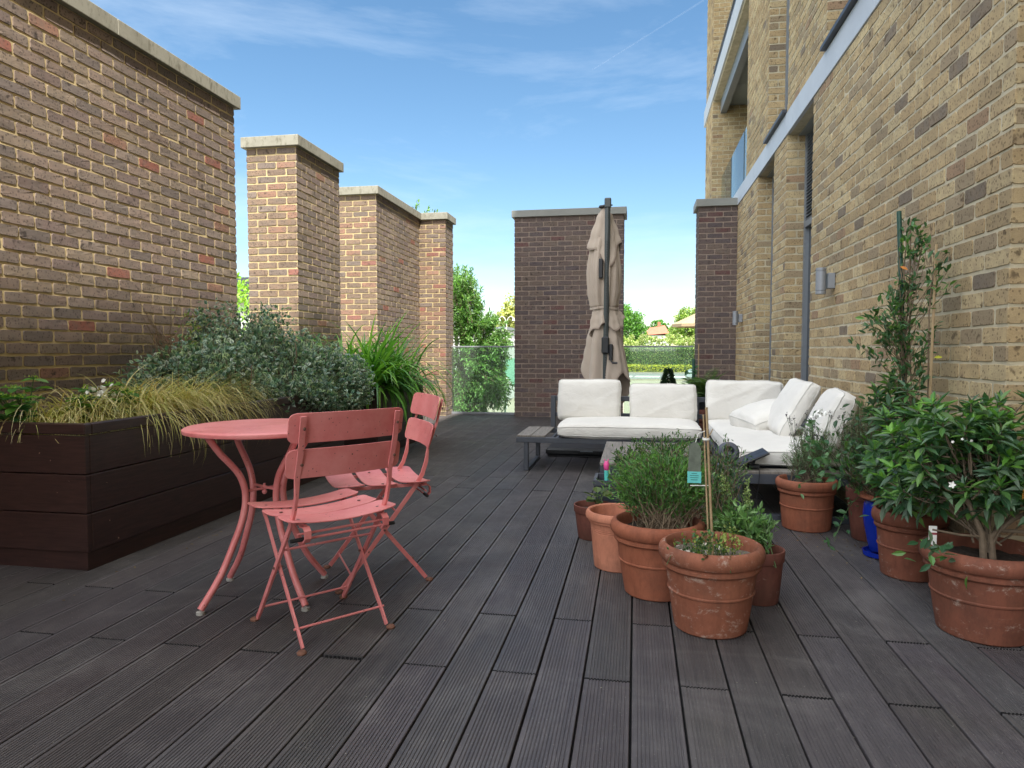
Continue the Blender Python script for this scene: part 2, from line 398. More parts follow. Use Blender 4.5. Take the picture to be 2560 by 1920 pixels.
def obj_np(name, V, Fs, cols, mats, parent=None, smooth=False, world=False, matidx=None):
    """V (N,3); Fs list of (M,k) int arrays; cols (N,3)"""
    me = bpy.data.meshes.new(name); me.vertices.add(len(V)); me.vertices.foreach_set('co', np.asarray(V, dtype=np.float32).ravel())
    Fs = [f for f in Fs if len(f)]
    loops = np.concatenate([f.ravel() for f in Fs]); tot = np.concatenate([np.full(len(f), f.shape[1]) for f in Fs])
    st = np.concatenate([[0], np.cumsum(tot)[:-1]])
    me.loops.add(len(loops)); me.loops.foreach_set('vertex_index', loops.astype(np.int32))
    me.polygons.add(len(tot)); me.polygons.foreach_set('loop_start', st.astype(np.int32)); me.polygons.foreach_set('loop_total', tot.astype(np.int32))
    if matidx is not None: me.polygons.foreach_set('material_index', np.asarray(matidx, dtype=np.int32))
    if cols is not None:
        a = me.color_attributes.new('vcol', 'FLOAT_COLOR', 'POINT'); c4 = np.ones((len(V), 4), dtype=np.float32); c4[:, :3] = cols; a.data.foreach_set('color', c4.ravel())
    me.update(calc_edges=True); me.validate()
    return finish(me, name, mats, parent, smooth, world)
def thing(name, label, cat, loc=(0,0,0), rotz=0, group=None):
    o = bpy.data.objects.new(name, None); COL.objects.link(o); o.location = loc; o.rotation_euler = (0,0,rotz); o.empty_display_size = .1
    o['label'] = label; o['category'] = cat
    if group: o['group'] = group
    return o
def tag(o, label=None, cat=None, group=None, kind=None):
    if label: o['label'] = label
    if cat: o['category'] = cat
    if group: o['group'] = group
    if kind: o['kind'] = kind
    return o
def copy_tree(o, parent=None):
    c = o.copy(); COL.objects.link(c)
    if parent is not None: c.parent = parent
    for ch in [x for x in bpy.data.objects if x.parent == o]: copy_tree(ch, c)
    return c

# ------------------------------------------------------------------ brickwork
PAL_BROWN = [(lin(138,122,112),5),(lin(132,119,110),5),(lin(142,128,114),4),(lin(127,112,107),3),(lin(119,109,104),1.5),(lin(146,98,86),.22),(lin(148,114,98),.5)]
PAL_EDGE  = [(lin(136,116,100),5),(lin(130,112,98),4),(lin(148,116,100),1.6),(lin(144,100,90),.45),(lin(126,113,105),1.2)]
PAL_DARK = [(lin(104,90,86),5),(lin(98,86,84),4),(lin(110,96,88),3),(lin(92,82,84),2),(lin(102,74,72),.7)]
PAL_YELL = [(lin(184,163,125),5),(lin(176,154,117),5),(lin(192,174,136),4),(lin(168,149,115),3),(lin(156,140,114),1.8),(lin(160,134,108),.4),(lin(126,115,101),.6)]
class Bricks:
    def __init__(s): s.q = []   # records
    def face(s, org, ud, nd, L, z0, z1, pal, ext0=True, ext1=True, flem=False, ph=0, proud=.0048, mort=.0122, skip=None, row=.0725, ln=.215):
        rows = int(round((z1-z0)/row)); H = (z1-z0)/rows
        cs = np.array([c for c,_ in pal]); ws = np.array([w for _,w in pal], float); ws /= ws.sum()
        for r in range(rows):
            us = []
            if not flem:
                u = -(ln/2 if (r+ph) % 2 else 0.)
                while u < L: us.append((u, u+ln)); u += ln
            else:
                u = [0, -.28, -.11, -.39][(r+ph) % 4]; k = 0
                while u < L:
                    wdt = .225 if (k % 3 != 2) else .1125
                    us.append((u, u+wdt)); u += wdt; k += 1
            for (a, b) in us:
                a2, b2 = max(a, 0), min(b, L)
                if b2-a2 < .03: continue
                e0 = proud if (a <= 0 and ext0) else -mort/2; e1 = proud if (b >= L and ext1) else -mort/2
                if a <= 0 and not ext0: e0 = 0
                if b >= L and not ext1: e1 = 0
                zc = z0+r*H+.002*math.sin(a*1.7+r*.7)
                if skip and skip(a2, b2, zc): continue
                s.q.append((org[0],org[1],ud[0],ud[1],nd[0],nd[1], a2-e0, b2+e1, zc+mort/2, zc+H-mort/2, proud, *cs[RNG.choice(len(cs), p=ws)]))
    def arrays(s, rough=1.0):
        Q = np.array(s.q); n = len(Q)
        O = Q[:,0:2]; U = Q[:,2:4]; Nn = Q[:,4:6]; a,b,z0,z1,pr = Q[:,6],Q[:,7],Q[:,8],Q[:,9],Q[:,10]
        w = b-a; h = z1-z0; cu = (a+b)/2; cz = (z0+z1)/2
        ch = .007
        # ring of 14 points in unit box coordinates; with chamfered corners
        R = []
        fx = lambda sx: sx; 
        ring = [(-1,-1,1,0),(-.4,-1,0,0),(.25,-1,0,0),(1,-1,-1,0),(1,-1,0,1),(1,0,0,0),(1,1,0,-1),(1,1,-1,0),(.4,1,0,0),(-.3,1,0,0),(-1,1,1,0),(-1,1,0,-1),(-1,0,0,0),(-1,-1,0,1)]
        K = len(ring)
        rg = np.array(ring)
        u = rg[None,:,0]*w[:,None]/2+rg[None,:,2]*ch; z = rg[None,:,1]*h[:,None]/2+rg[None,:,3]*ch
        jit = RNG.normal(0, .0009*rough, (n,K,2)); u = u+jit[:,:,0]; z = z+jit[:,:,1]
        tilt = np.clip(RNG.normal(0, .0008, (n,2)), -.0015, .0015); base = pr+np.clip(RNG.normal(0, .0008, n), -.0014, .002)
        V = np.zeros((n, 2*K+1, 3)); 
        def put(sl, uu, zz, dd):
            x = O[:,None,0]+U[:,None,0]*(cu[:,None]+uu)+Nn[:,None,0]*dd; y = O[:,None,1]+U[:,None,1]*(cu[:,None]+uu)+Nn[:,None,1]*dd
            V[:,sl,0] = x; V[:,sl,1] = y; V[:,sl,2] = cz[:,None]+zz
        put(slice(0,K), u, z, np.full((n,K), -.003))
        ins = 1-.0018/(h/2)
        iu = u-np.sign(u)*.0016; iz = z*ins[:,None]
        dd = base[:,None]+tilt[:,:1]*iu/(w[:,None]/2)+tilt[:,1:]*iz/(h[:,None]/2)+RNG.normal(0,.0003*rough,(n,K))
        put(slice(K,2*K), iu, iz, dd)
        put(slice(2*K,2*K+1), np.zeros((n,1)), np.zeros((n,1)), base[:,None]+RNG.normal(0,.0003,(n,1)))
        flip = (U[:,0]*Nn[:,1]-U[:,1]*Nn[:,0]) > 0
        i = np.arange(K); j = (i+1)%K
        quad = np.stack([i, j, j+K, i+K], 1); tri = np.stack([i+K, j+K, np.full(K, 2*K)], 1)
        off = (np.arange(n)*(2*K+1))[:,None,None]
        Fq = (quad[None]+off); Ft = (tri[None]+off)
        Fq[flip] = Fq[flip][:,:,::-1]; Ft[flip] = Ft[flip][:,:,::-1]
        C = np.repeat(Q[:,None,11:14]*RNG.uniform(.93,1.07,(n,1,1)), 2*K+1, axis=1)
        return V.reshape(-1,3), Fq.reshape(-1,4), Ft.reshape(-1,3), C.reshape(-1,3)
def brickwork(name, parent, br, cores, mats, col=(.3,.25,.2), rough=1.0):
    """cores: list of boxes (x0,x1,y0,y1,z0,z1,matindex); bricks use material 1"""
    V, Fq, Ft, C = br.arrays(rough) if br and br.q else (np.zeros((0,3)), np.zeros((0,4),int), np.zeros((0,3),int), np.zeros((0,3)))
    mb = MB()
    for c in cores: mb.box(*c[:6], mi=(c[6] if len(c) > 6 else 0))
    n = len(V); Fc = np.array(mb.f, dtype=int)+n
    VV = np.vstack([V, np.array(mb.v)]); CC = np.vstack([C, np.tile(col, (len(mb.v),1))])
    mi = np.concatenate([np.ones(len(Fq)), np.ones(len(Ft)), np.array(mb.m)])
    return obj_np(name, VV, [Fq, Ft, Fc], CC, mats, parent, False, True, mi)

XW, XL = 1.41, -3.39          # building face and left wall face
ZT = 3.09                     # underside of the copings
U_Y = (0,1); U_X = (1,0)
def coping(parent, x0, x1, y0, y1, mat, ov=.045, z=ZT, h=.105, joints='y'):
    mb = MB(); x0 -= ov; x1 += ov; y0 -= ov; y1 += ov
    L = (y1-y0) if joints == 'y' else (x1-x0); n = max(1, int(round(L/1.35)))
    for i in range(n):
        a = i/n; b = (i+1)/n; g = .0015
        if joints == 'y': mb.box(x0, x1, y0+(y1-y0)*a+(g if i else 0), y0+(y1-y0)*b-(g if i < n-1 else 0), z, z+h, 0, .004)
        else: mb.box(x0+(x1-x0)*a+(g if i else 0), x0+(x1-x0)*b-(g if i < n-1 else 0), y0, y1, z, z+h, 0, .004)
    return obj('coping', mb, mat, parent, False, True)

def pillar(name, label, cat, x0, x1, y0, y1, faces, pal, mats, cmat, zb=-.0, seed=0, group=None, jo='y', rough=1., palf=None, row=.0725, ln=.215):
    t = thing(name, label, cat, ((x0+x1)/2, (y0+y1)/2, 0), group=group)
    b = Bricks()
    if 'E' in faces: b.face((x1, y0), U_Y, (1,0), y1-y0, zb, ZT, pal, ph=seed, row=row, ln=ln)
    if 'S' in faces: b.face((x0, y0), U_X, (0,-1), x1-x0, zb, ZT, palf or pal, ph=seed+1, row=row, ln=ln)
    if 'W' in faces: b.face((x0, y0), U_Y, (-1,0), y1-y0, zb, ZT, pal, ph=seed, row=row, ln=ln)
    if 'N' in faces: b.face((x0, y1), U_X, (0,1), x1-x0, zb, ZT, pal, ph=seed+1, row=row, ln=ln)
    brickwork('brickwork', t, b, [(x0,x1,y0,y1,-1.2,ZT-.001)], mats, rough=rough)
    coping(t, x0, x1, y0, y1, cmat, joints=jo)
    return t
BM = [MO_WARM, BR_BROWN]
pillar('brick_wall', 'long sunlit brown brick wall behind the planter, cut off by the left edge', 'wall', -3.93, XL, -3.0, 5.48, 'EN', PAL_BROWN, BM, M_COPE, rough=1.5)
pillar('brick_pillar', 'sunlit brick pillar standing alone between the long wall and the buttressed wall', 'pillar', -3.93, XL, 6.585, 7.60, 'SEN', PAL_BROWN, BM, M_COPE, palf=PAL_EDGE, rough=1.4)
# wall 3 with its buttress is one wall
t = thing('brick_wall', 'sunlit brown brick wall with a projecting end pier, behind the strap-leaved plant', 'wall', (-3.6, 9.9, 0))
b = Bricks()
b.face((XL, 8.77), U_Y, (1,0), 10.62-8.77, 0, ZT, PAL_BROWN, ext1=False)
b.face((-3.93, 8.77), U_X, (0,-1), .54, 0, ZT, PAL_EDGE, ph=1)
b.face((XL, 10.62), U_X, (0,-1), .425, 0, ZT, PAL_EDGE, ph=0, ext0=False)
b.face((-2.965, 10.62), U_Y, (1,0), .45, 0, ZT, PAL_BROWN, ph=1)
brickwork('brickwork', t, b, [(-3.93,XL,8.77,11.07,-1.2,ZT-.001), (XL,-2.965,10.62,11.07,-1.2,ZT-.001)], BM, rough=1.3)
mb = MB(); ov = .045
mb.box(-3.93-ov, XL+ov, 8.77-ov, 9.86, ZT, ZT+.105, 0, .004); mb.box(-3.93-ov, XL+ov, 9.863, 10.62-ov, ZT, ZT+.105, 0, .004)
mb.box(-3.93-ov, -2.965+ov, 10.62-ov+.002, 11.07+ov, ZT, ZT+.106, 0, .004)
obj('coping', mb, M_COPE, t, False, True)
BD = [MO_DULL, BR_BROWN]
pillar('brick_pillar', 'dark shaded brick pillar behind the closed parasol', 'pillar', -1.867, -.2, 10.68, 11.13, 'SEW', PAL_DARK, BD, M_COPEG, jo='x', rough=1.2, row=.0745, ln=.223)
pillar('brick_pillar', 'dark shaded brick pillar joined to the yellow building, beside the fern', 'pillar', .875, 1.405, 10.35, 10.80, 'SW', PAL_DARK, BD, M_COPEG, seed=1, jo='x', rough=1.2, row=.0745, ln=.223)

# ------------------------------------------------------------------ yellow brick building on the right
bt = thing('apartment_building', 'tall yellow brick apartment building along the right side of the terrace', 'building', (3.5, 6, 0))
b = Bricks(); Y0, Y1 = 2.97, 15.25
G0, G1, G2, G3, G4 = 6.07, 7.083, 7.709, 8.71, 10.35
E = (-1,0); RV = 1.60
def fE(y0, y1, z0, z1, **k): b.face((XW, y0), U_Y, E, y1-y0, z0, z1, PAL_YELL, proud=.0036, mort=.0120, row=.0760, ln=.196, **k)
def fS(y, x0, x1, z0, z1, **k): b.face((x0, y), U_X, (0,-1), x1-x0, z0, z1, PAL_YELL, proud=.0036, mort=.0120, row=.0760, ln=.196, **k)
fE(Y0, G0, 0, ZT); fS(Y0, XW, 2.4, 0, ZT, ext1=False)
fE(G1, G2, 0, ZT, ph=1); fS(G1, XW, RV, 0, ZT, ph=1, ext1=False)
fE(G3, G4, 0, ZT); fS(G3, XW, RV, 0, ZT, ext1=False)
ZB = 3.305
A0, A1, A2, A3, A4 = 4.55, 5.72, 7.10, 8.12, 9.62
fE(Y0, A0, ZB, 4.055); fE(A1, A2, ZB, 5.255, ph=1); fS(A1, XW, RV, ZB, 5.255, ext1=False)
fE(A3, A4, ZB, 6.605); fS(A3, XW, RV, ZB, 6.605, ph=1, ext1=False)
B1 = 13.95
fE(B1, Y1, ZB-.6, 5.78); fS(B1, XW, 2.35, ZB-.6, 5.78, ph=1, ext1=False)
fE(B1, Y1, 6.16, 9.31); fS(B1, XW, 2.0, 6.16, 9.31, ph=1, ext1=False)
D = 9.0
cores = [(XW, D, Y0, G0, -1.2, ZT), (RV+.06, D, G0, G1, -1.2, ZT), (XW, D, G1, G2, -1.2, ZT), (RV+.06, D, G2, G3, -1.2, ZT), (XW, D, G3, 15.25, -1.2, ZT),
         (XW+.02, D, Y0, 11.0, ZT, ZB),
         (XW, D, Y0, A0, ZB, 4.06), (RV+.05, D, A0, A1, ZB, 12.9), (XW, D, A1, A2, ZB, 5.26), (RV+.05, D, A2, A3, ZB, 12.9), (XW, D, A3, A4, ZB, 6.61),
         (3.4, D, A4, B1, ZT, 5.75), (XW, D, B1, Y1, ZT, 5.8), (XW+.02, D, A4, Y1, 5.8, 6.15), (2.6, D, A4, B1, 6.15, 12.9), (XW, D, B1, Y1, 6.15, 9.32)]
cores = [c+(0,) for c in cores]
cores += [(XW, D, Y0, A0, 4.06, 12.9, 2), (XW, D, A1, A2, 5.26, 12.9, 2), (XW, D, A3, A4, 6.61, 12.9, 2), (XW, D, B1, Y1, 9.32, 12.9, 2),
          (XW, 2.398, -8, Y0-.003, ZT, 12.9, 2), (2.4, D, -2.7, Y0-.003, -1.2, 17.3, 2), (2.4, D, -22, -2.703, -1.2, 20.4, 2)]
brickwork('brickwork', bt, b, cores, [MO_PALE, BR_YELL, FAR_YELL], rough=1.2)
mb = MB()
for (a, c) in ((Y0-.02, 4.6), (4.603, 6.8), (6.803, 9.0), (9.003, 11.0)): mb.box(XW-.012, XW+.1, a, c, ZT+.002, ZB-.002, 0, .003)
obj('floor_band', mb, M_BAND, bt, False, True)
mb = MB()
for (a, c) in ((A4+.003, 11.9), (11.903, 14), (14.003, Y1+.4)): mb.box(XW-.012, XW+.12, a, c, 5.83, 6.15, 0, .003)
obj('floor_band', mb, M_BAND, bt, False, True)
# soffits in the recesses
for (a, c) in ((G0, G1), (G2, G3)): mb = MB(); mb.box(XW+.1, RV+.2, a+.001, c-.001, ZT-.012, ZT-.001); obj('soffit', mb, M_SOFFIT, bt, False, True)
mb = MB(); mb.box(XW+.14, 1.66, A4, B1, 5.56, 5.80); 
obj('balcony_beam', mb, M_METALG, bt, False, True)
mb = MB()
for i in range(4):
    a = A4+(B1-A4)*i/4
    mb.box(1.665, 2.5, a+.004, a+(B1-A4)/4-.004, 5.70, 5.742); mb.box(2.506, 3.4, a+.004, a+(B1-A4)/4-.004, 5.70, 5.742)
obj('balcony_ceiling', mb, M_SOFFIT, bt, False, True)
# louvre, glazed doors
mb = MB(); mb.box(RV-.03, RV+.05, G0, G0+.05, 0, ZT-.013); mb.box(RV-.03, RV+.05, G1-.05, G1, 0, ZT-.013); mb.box(RV-.03, RV+.05, G0+.05, G1-.05, 2.2, 2.26)
d = obj('door', mb, M_METALG, bt, False, True)
mb = MB(); mb.box(RV+.01, RV+.03, G0+.05, G1-.05, .05, 2.2); obj('door_glass', mb, M_WIN, d, False, True).location = (0,0,0)
mb = MB()
for i in range(26):
    z = 2.27+i*.031
    mb.add([(RV-.025,G0+.05,z),(RV+.02,G0+.05,z+.024),(RV+.02,G1-.05,z+.024),(RV-.025,G1-.05,z),(RV-.025,G0+.05,z+.005),(RV+.02,G0+.05,z+.029),(RV+.02,G1-.05,z+.029),(RV-.025,G1-.05,z+.005)],
           [(0,1,2,3),(7,6,5,4),(0,3,7,4),(1,5,6,2),(0,4,5,1),(3,2,6,7)])
obj('louvre', mb, M_METALG, bt, False, True)
mb = MB(); mb.box(RV-.03, RV+.05, G2, G2+.05, 0, ZT-.013); mb.box(RV-.03, RV+.05, G3-.05, G3, 0, ZT-.013)
d2 = obj('door', mb, M_METALG, bt, False, True)
mb = MB(); mb.box(RV+.01, RV+.03, G2+.05, G3-.05, .05, ZT-.02); obj('door_glass', mb, M_WIN, d2, False, True).location = (0,0,0)
# upper windows with sills
for (a, c, zt) in ((A0, A1, 5.6), (A2, A3, 5.6)):
    mb = MB(); mb.box(RV-.02, RV+.04, a, a+.05, ZB, zt); mb.box(RV-.02, RV+.04, c-.05, c, ZB, zt); mb.box(RV-.02, RV+.04, a+.05, c-.05, ZB, ZB+.05); mb.box(RV-.02, RV+.04, a+.05, c-.05, zt, zt+.08)
    wf = obj('window', mb, M_METALG, bt, False, True)
    mb = MB(); mb.box(RV, RV+.02, a+.05, c-.05, ZB+.05, zt); obj('pane', mb, M_WIN, wf, False, True).location = (0,0,0)
    mb = MB(); mb.box(XW-.05, RV-.03, a-.0, c+.0, ZB+.001, ZB+.035, 0, .003); obj('window_sill', mb, M_METALD, wf, False, True).location = (0,0,0)
mb = MB(); mb.box(3.3, 3.38, A4, B1, ZB, 5.69)
obj('balcony_window', mb, M_WIN, bt, False, True)
mb = MB(); mb.box(2.0, 2.58, B1-.35, B1-.02, 6.2, 9.0); obj('balcony_window', mb, M_WIN, bt, False, True)
mb = MB()
for y0_ in (A4+.02, 11.1, 12.55): mb.box(1.585, 1.6, y0_, y0_+1.38, ZB, 4.35)
obj('balcony_glass', mb, M_GLASS, bt, False, True)
mb = MB(); mb.box(XW-.01, XW+.03, A4+.5, Y1-.6, 6.16, 6.21); mb.tube([(XW+.01, A4+.5, 6.33), (XW+.01, Y1-.6, 6.33)], .016)
for i in range(5): mb.tube([(XW+.01, A4+.8+i*1.05, 6.2), (XW+.01, A4+.8+i*1.05, 6.33)], .01)
obj('balcony_rail', mb, M_METALD, bt, False, True)

# ------------------------------------------------------------------ wall lamps
def wall_lamp(y, z, lab):
    t = thing('wall_lamp', lab, 'wall lamp', (XW, y, z), group='cylindrical grey lamps on the brick wall')
    mb = MB(); mb.box(-.055, -.006, -.033, .033, -.055, .055, 0, .003); obj('bracket', mb, M_GREYL, t)
    mb = MB(); x = -.095
    mb.lathe([(.030,-.095),(.036,-.093),(.036,-.075),(.033,-.074),(.033,-.070),(.036,-.069),(.036,.069),(.033,.070),(.033,.074),(.036,.075),(.036,.093),(.030,.095),(.028,.08)], 24, (x,0,0))
    obj('lamp_body', mb, M_GREYL, t, True)
wall_lamp(5.36, 1.535, 'grey cylindrical wall lamp nearer the camera, beside the climbing jasmine')
wall_lamp(9.75, 1.47, 'grey cylindrical wall lamp farther off, close to the dark brick pillar')

# ------------------------------------------------------------------ deck
def build_deck():
    prof = []; Wd = .1412; ng = 13; e = .0045
    pitch = (Wd-2*e)/ng
    prof.append((0, -.024)); prof.append((0, -.002)); prof.append((.0018, 0))
    x = e
    for i in range(ng):
        prof += [(x, 0), (x+.0014, -.0026), (x+.0042, -.0026), (x+.0056, 0)] if i else [(x+.001, 0)]
        x += pitch
    prof += [(Wd-.0018, 0), (Wd, -.002), (Wd, -.024)]
    prof = np.array(prof); K = len(prof)
    V = []; Q = []; G = []; C = []; n = 0; mi = []; ends = []
    hol = MB()
    for k in range(-23, 18):
        x0 = -.006+.148*k+.0028
        js = 2.14 if k % 2 else 2.61
        ys = [-2.0]+[js+2.88*i for i in range(-1, 3)]+[11.06]
        ys = [y for y in ys if -2.0 <= y <= 11.06]
        for a, c in zip(ys[:-1], ys[1:]):
            g1 = .0046
            if k == -7 and abs(a-2.14) < .01: a += .018
            jx = random.gauss(0, .0005); dz = random.gauss(0, .0005)
            a += g1; c -= g1
            P = np.zeros((2*K, 3)); P[:K,0] = P[K:,0] = prof[:,0]+x0+jx; P[:K,1] = a; P[K:,1] = c; P[:K,2] = P[K:,2] = prof[:,1]+dz
            i = np.arange(K-1); V.append(P); Q.append(np.stack([i, i+1, i+1+K, i+K], 1)+n); mi += [0]*(K-1)
            G.append((tuple(range(n, n+K)))); ends.append(0 if k == -7 else 1)
            base = np.array(lin(72,69,70))*random.uniform(.88, 1.12)*np.array([1+random.uniform(-.03,.05), 1, 1+random.uniform(-.04,.04)])
            C.append(np.tile(base, (2*K,1))); n += 2*K
            if a > 0 and a < 6:
                for h in range(9):
                    hx = x0+jx+.006+h*.0148; hol.box(hx, hx+.011, a-.0008, a+.001, -.0205, -.0048)
    V = np.vstack(V); C = np.vstack(C); Q = np.vstack(Q)
    me_v = V.tolist(); mb = MB(); mb.v = [tuple(p) for p in me_v]; mb.f = [tuple(int(i) for i in q) for q in Q]; mb.m = [0]*len(mb.f)
    for g, e_ in zip(G, ends): mb.f.append(g); mb.m.append(e_)
    for g in G: mb.f.append(tuple(i+K for i in reversed(g))); mb.m.append(0)
    cols = np.ones((len(mb.v),4)); cols[:,:3] = C
    nb = len(mb.v); mb.add(hol.v, hol.f, 1)
    mb.box(-3.9, 3.2, -2.1, 11.1, -1.2, -.026, 1)
    cols = np.vstack([cols, np.tile((.01,.01,.01,1), (len(mb.v)-nb,1))]); mb.c = cols
    tag(obj('deck', mb, [M_DECK, M_VOID]), kind='structure')
build_deck()

# ------------------------------------------------------------------ leaves and twigs
def unit(a): return a/np.maximum(np.linalg.norm(a, axis=-1, keepdims=True), 1e-9)
T_OVAL = (np.array([(0,0,0),(.40,.30,.07),(.42,.62,.06),(0,1,-.06),(-.42,.62,.06),(-.40,.30,.07),(0,.5,-.02)]), np.array([(6,0,1),(6,1,2),(6,2,3),(6,3,4),(6,4,5),(6,5,0)]), np.array([0,1,1,1,1,1,0.]))
T_LANCE = (np.array([(0,0,0),(.5,.38,.05),(.42,.66,.0),(0,1,-.12),(-.42,.66,.0),(-.5,.38,.05),(0,.5,-.05)]), np.array([(6,0,1),(6,1,2),(6,2,3),(6,3,4),(6,4,5),(6,5,0)]), np.array([0,1,1,1,1,1,0.]))
T_QUAD = (np.array([(0,0,0),(.5,.5,.08),(0,1,0),(-.5,.5,.08)]), np.array([(0,1,2),(0,2,3)]), np.array([0,1,0,1.]))
def inst(T, P, Dr, Nr, L, Wd, cc, cr=None):
    P = np.asarray(P, float); n = len(P); Y = unit(np.asarray(Dr, float)); X = unit(np.cross(Y, Nr)); Z = np.cross(X, Y)
    L = np.broadcast_to(L, n); Wd = np.broadcast_to(Wd, n); t = T[0]
    V = P[:,None]+X[:,None]*(t[None,:,0:1]*Wd[:,None,None])+Y[:,None]*(t[None,:,1:2]*L[:,None,None])+Z[:,None]*(t[None,:,2:3]*L[:,None,None])
    Fc = T[1][None]+(np.arange(n)*len(t))[:,None,None]
    cc = np.broadcast_to(cc, (n,3)); C = np.repeat(cc[:,None], len(t), 1).astype(float)
    if cr is not None:
        cr = np.broadcast_to(cr, (n,3)); C = C*(1-T[2][None,:,None])+cr[:,None]*T[2][None,:,None]
    return V.reshape(-1,3), Fc.reshape(-1,3), C.reshape(-1,3)
def merge(parts):
    V = []; Fc = []; C = []; n = 0
    for v, f, c in parts: V.append(v); Fc.append(f+n); C.append(c); n += len(v)
    return np.vstack(V), np.vstack(Fc), np.vstack(C)
def prisms(A, B, ra, rb, sides=4):
    A = np.asarray(A, float); B = np.asarray(B, float); n = len(A); d = unit(B-A); ref = np.where(np.abs(d[:,2:3]) > .9, [[1.,0,0]], [[0,0,1.]]); u = unit(np.cross(d, ref)); v = np.cross(d, u)
    ra = np.broadcast_to(ra, n)[:,None]; rb = np.broadcast_to(rb, n)[:,None]; V = []
    for (Pp, r) in ((A, ra), (B, rb)):
        for k in range(sides):
            a = 2*PI*k/sides; V.append(Pp+(u*math.cos(a)+v*math.sin(a))*r)
    V = np.stack(V, 1); s = sides
    q = np.array([(k, (k+1)%s, s+(k+1)%s, s+k) for k in range(s)]); Fc = q[None]+(np.arange(n)*2*s)[:,None,None]
    return V.reshape(-1,3), Fc.reshape(-1,4)
def bez(p0, p1, p2, t): return (1-t)**2*p0+2*t*(1-t)*p1+t*t*p2
LV = .98
def pick(cols, n, var=.18):
    cols = np.array(cols)*LV; c = cols[RNG.integers(0, len(cols), n)]; return c*RNG.uniform(1-var, 1+var, (n,1))
def rnd(n, s=1.): return RNG.normal(0, s, (n,3))
def inell(n, ells, shell=.35):
    """points inside a union of ellipsoids (cx,cy,cz,rx,ry,rz), biased to the outside"""
    e = np.array(ells); wgt = e[:,3]*e[:,4]*e[:,5]; wgt = wgt**.8; k = RNG.choice(len(e), n, p=wgt/wgt.sum())
    d = unit(RNG.normal(0,1,(n,3))); r = RNG.uniform(shell**3, 1, n)**(1/3.); return e[k,:3]+d*r[:,None]*e[k,3:], d
def spray(targets, roots, leaf_n, t0, L, Wd, cols, T=T_OVAL, rim=None, spread=.03, stem_r=(.004,.0012), sag=.15, dirs=None, up=.5, segs=4, out=.8, Lv=.25):
    """stems from roots to targets with leaves along them -> leaf arrays, twig arrays"""
    n = len(targets); p0 = roots; p2 = targets; mid = (p0+p2)/2; ln = np.linalg.norm(p2-p0, axis=1, keepdims=True)
    p1 = mid+np.array([0,0,1.])*ln*sag+rnd(n)*ln*.09
    ts = np.linspace(0, 1, segs+1); pts = [bez(p0,p1,p2,t) for t in ts]
    A = np.vstack(pts[:-1]); B = np.vstack(pts[1:]); r = np.linspace(stem_r[0], stem_r[1], segs+1)
    ra = np.repeat(r[:-1], n); rb = np.repeat(r[1:], n); tw = prisms(A, B, ra, rb)
    m = n*leaf_n; idx = np.repeat(np.arange(n), leaf_n); t = RNG.uniform(0, 1, m)**.7*(1-t0)+t0; tt = t[:,None]
    P = bez(p0[idx], p1[idx], p2[idx], tt); tang = unit(bez(p0[idx],p1[idx],p2[idx],np.minimum(tt+.05,1.05))-P)
    o = unit(rnd(m)); dr = unit(tang*out+o*.9+np.array([0,0,1])*up*.5)
    P = P+rnd(m)*spread; nr = unit(np.array([0,0,1.])+rnd(m)*.55)
    LL = L*RNG.uniform(1-Lv,1+Lv,m); tone = RNG.uniform(.62,1.3,(n,1))[idx]
    lv = inst(T, P, dr, nr, LL, LL*Wd, pick(cols, m)*tone, None if rim is None else pick(rim, m, .12)*tone)
    return lv, tw
def ribbons(B, az, el, L, droop, wd, cols, seg=6, fold=.25):
    n = len(B); P = B.copy(); V = []; d_el = el.copy(); st = (L/seg)[:,None]
    side = np.stack([-np.sin(az), np.cos(az), np.zeros(n)], 1)
    for i in range(seg+1):
        s = i/seg; wv = (wd*np.minimum(1, (.55+1.1*s))*(1-s**2.6)+.0002)[:,None]/2
        V += [P-side*wv, P+side*wv]
        dirv = np.stack([np.cos(az)*np.cos(d_el), np.sin(az)*np.cos(d_el), np.sin(d_el)], 1); P = P+dirv*st; d_el = d_el-droop/seg*(.5+1.0*s)
    V = np.stack(V, 1); k = 2*(seg+1)
    q = np.array([(2*i, 2*i+1, 2*i+3, 2*i+2) for i in range(seg)]); Fc = q[None]+(np.arange(n)*k)[:,None,None]
    C = np.repeat(cols[:,None], k, 1)
    return V.reshape(-1,3), Fc.reshape(-1,4), C.reshape(-1,3)
def add_leaves(parent, arr, mat=None, name='foliage'): return obj_np(name, arr[0], [arr[1]], arr[2], mat or M_LEAF, parent, False, True)
def add_twigs(parent, tw, mat=None, name='stems'): return obj_np(name, tw[0], [tw[1]], None, mat or M_BARK, parent, 'all', True)

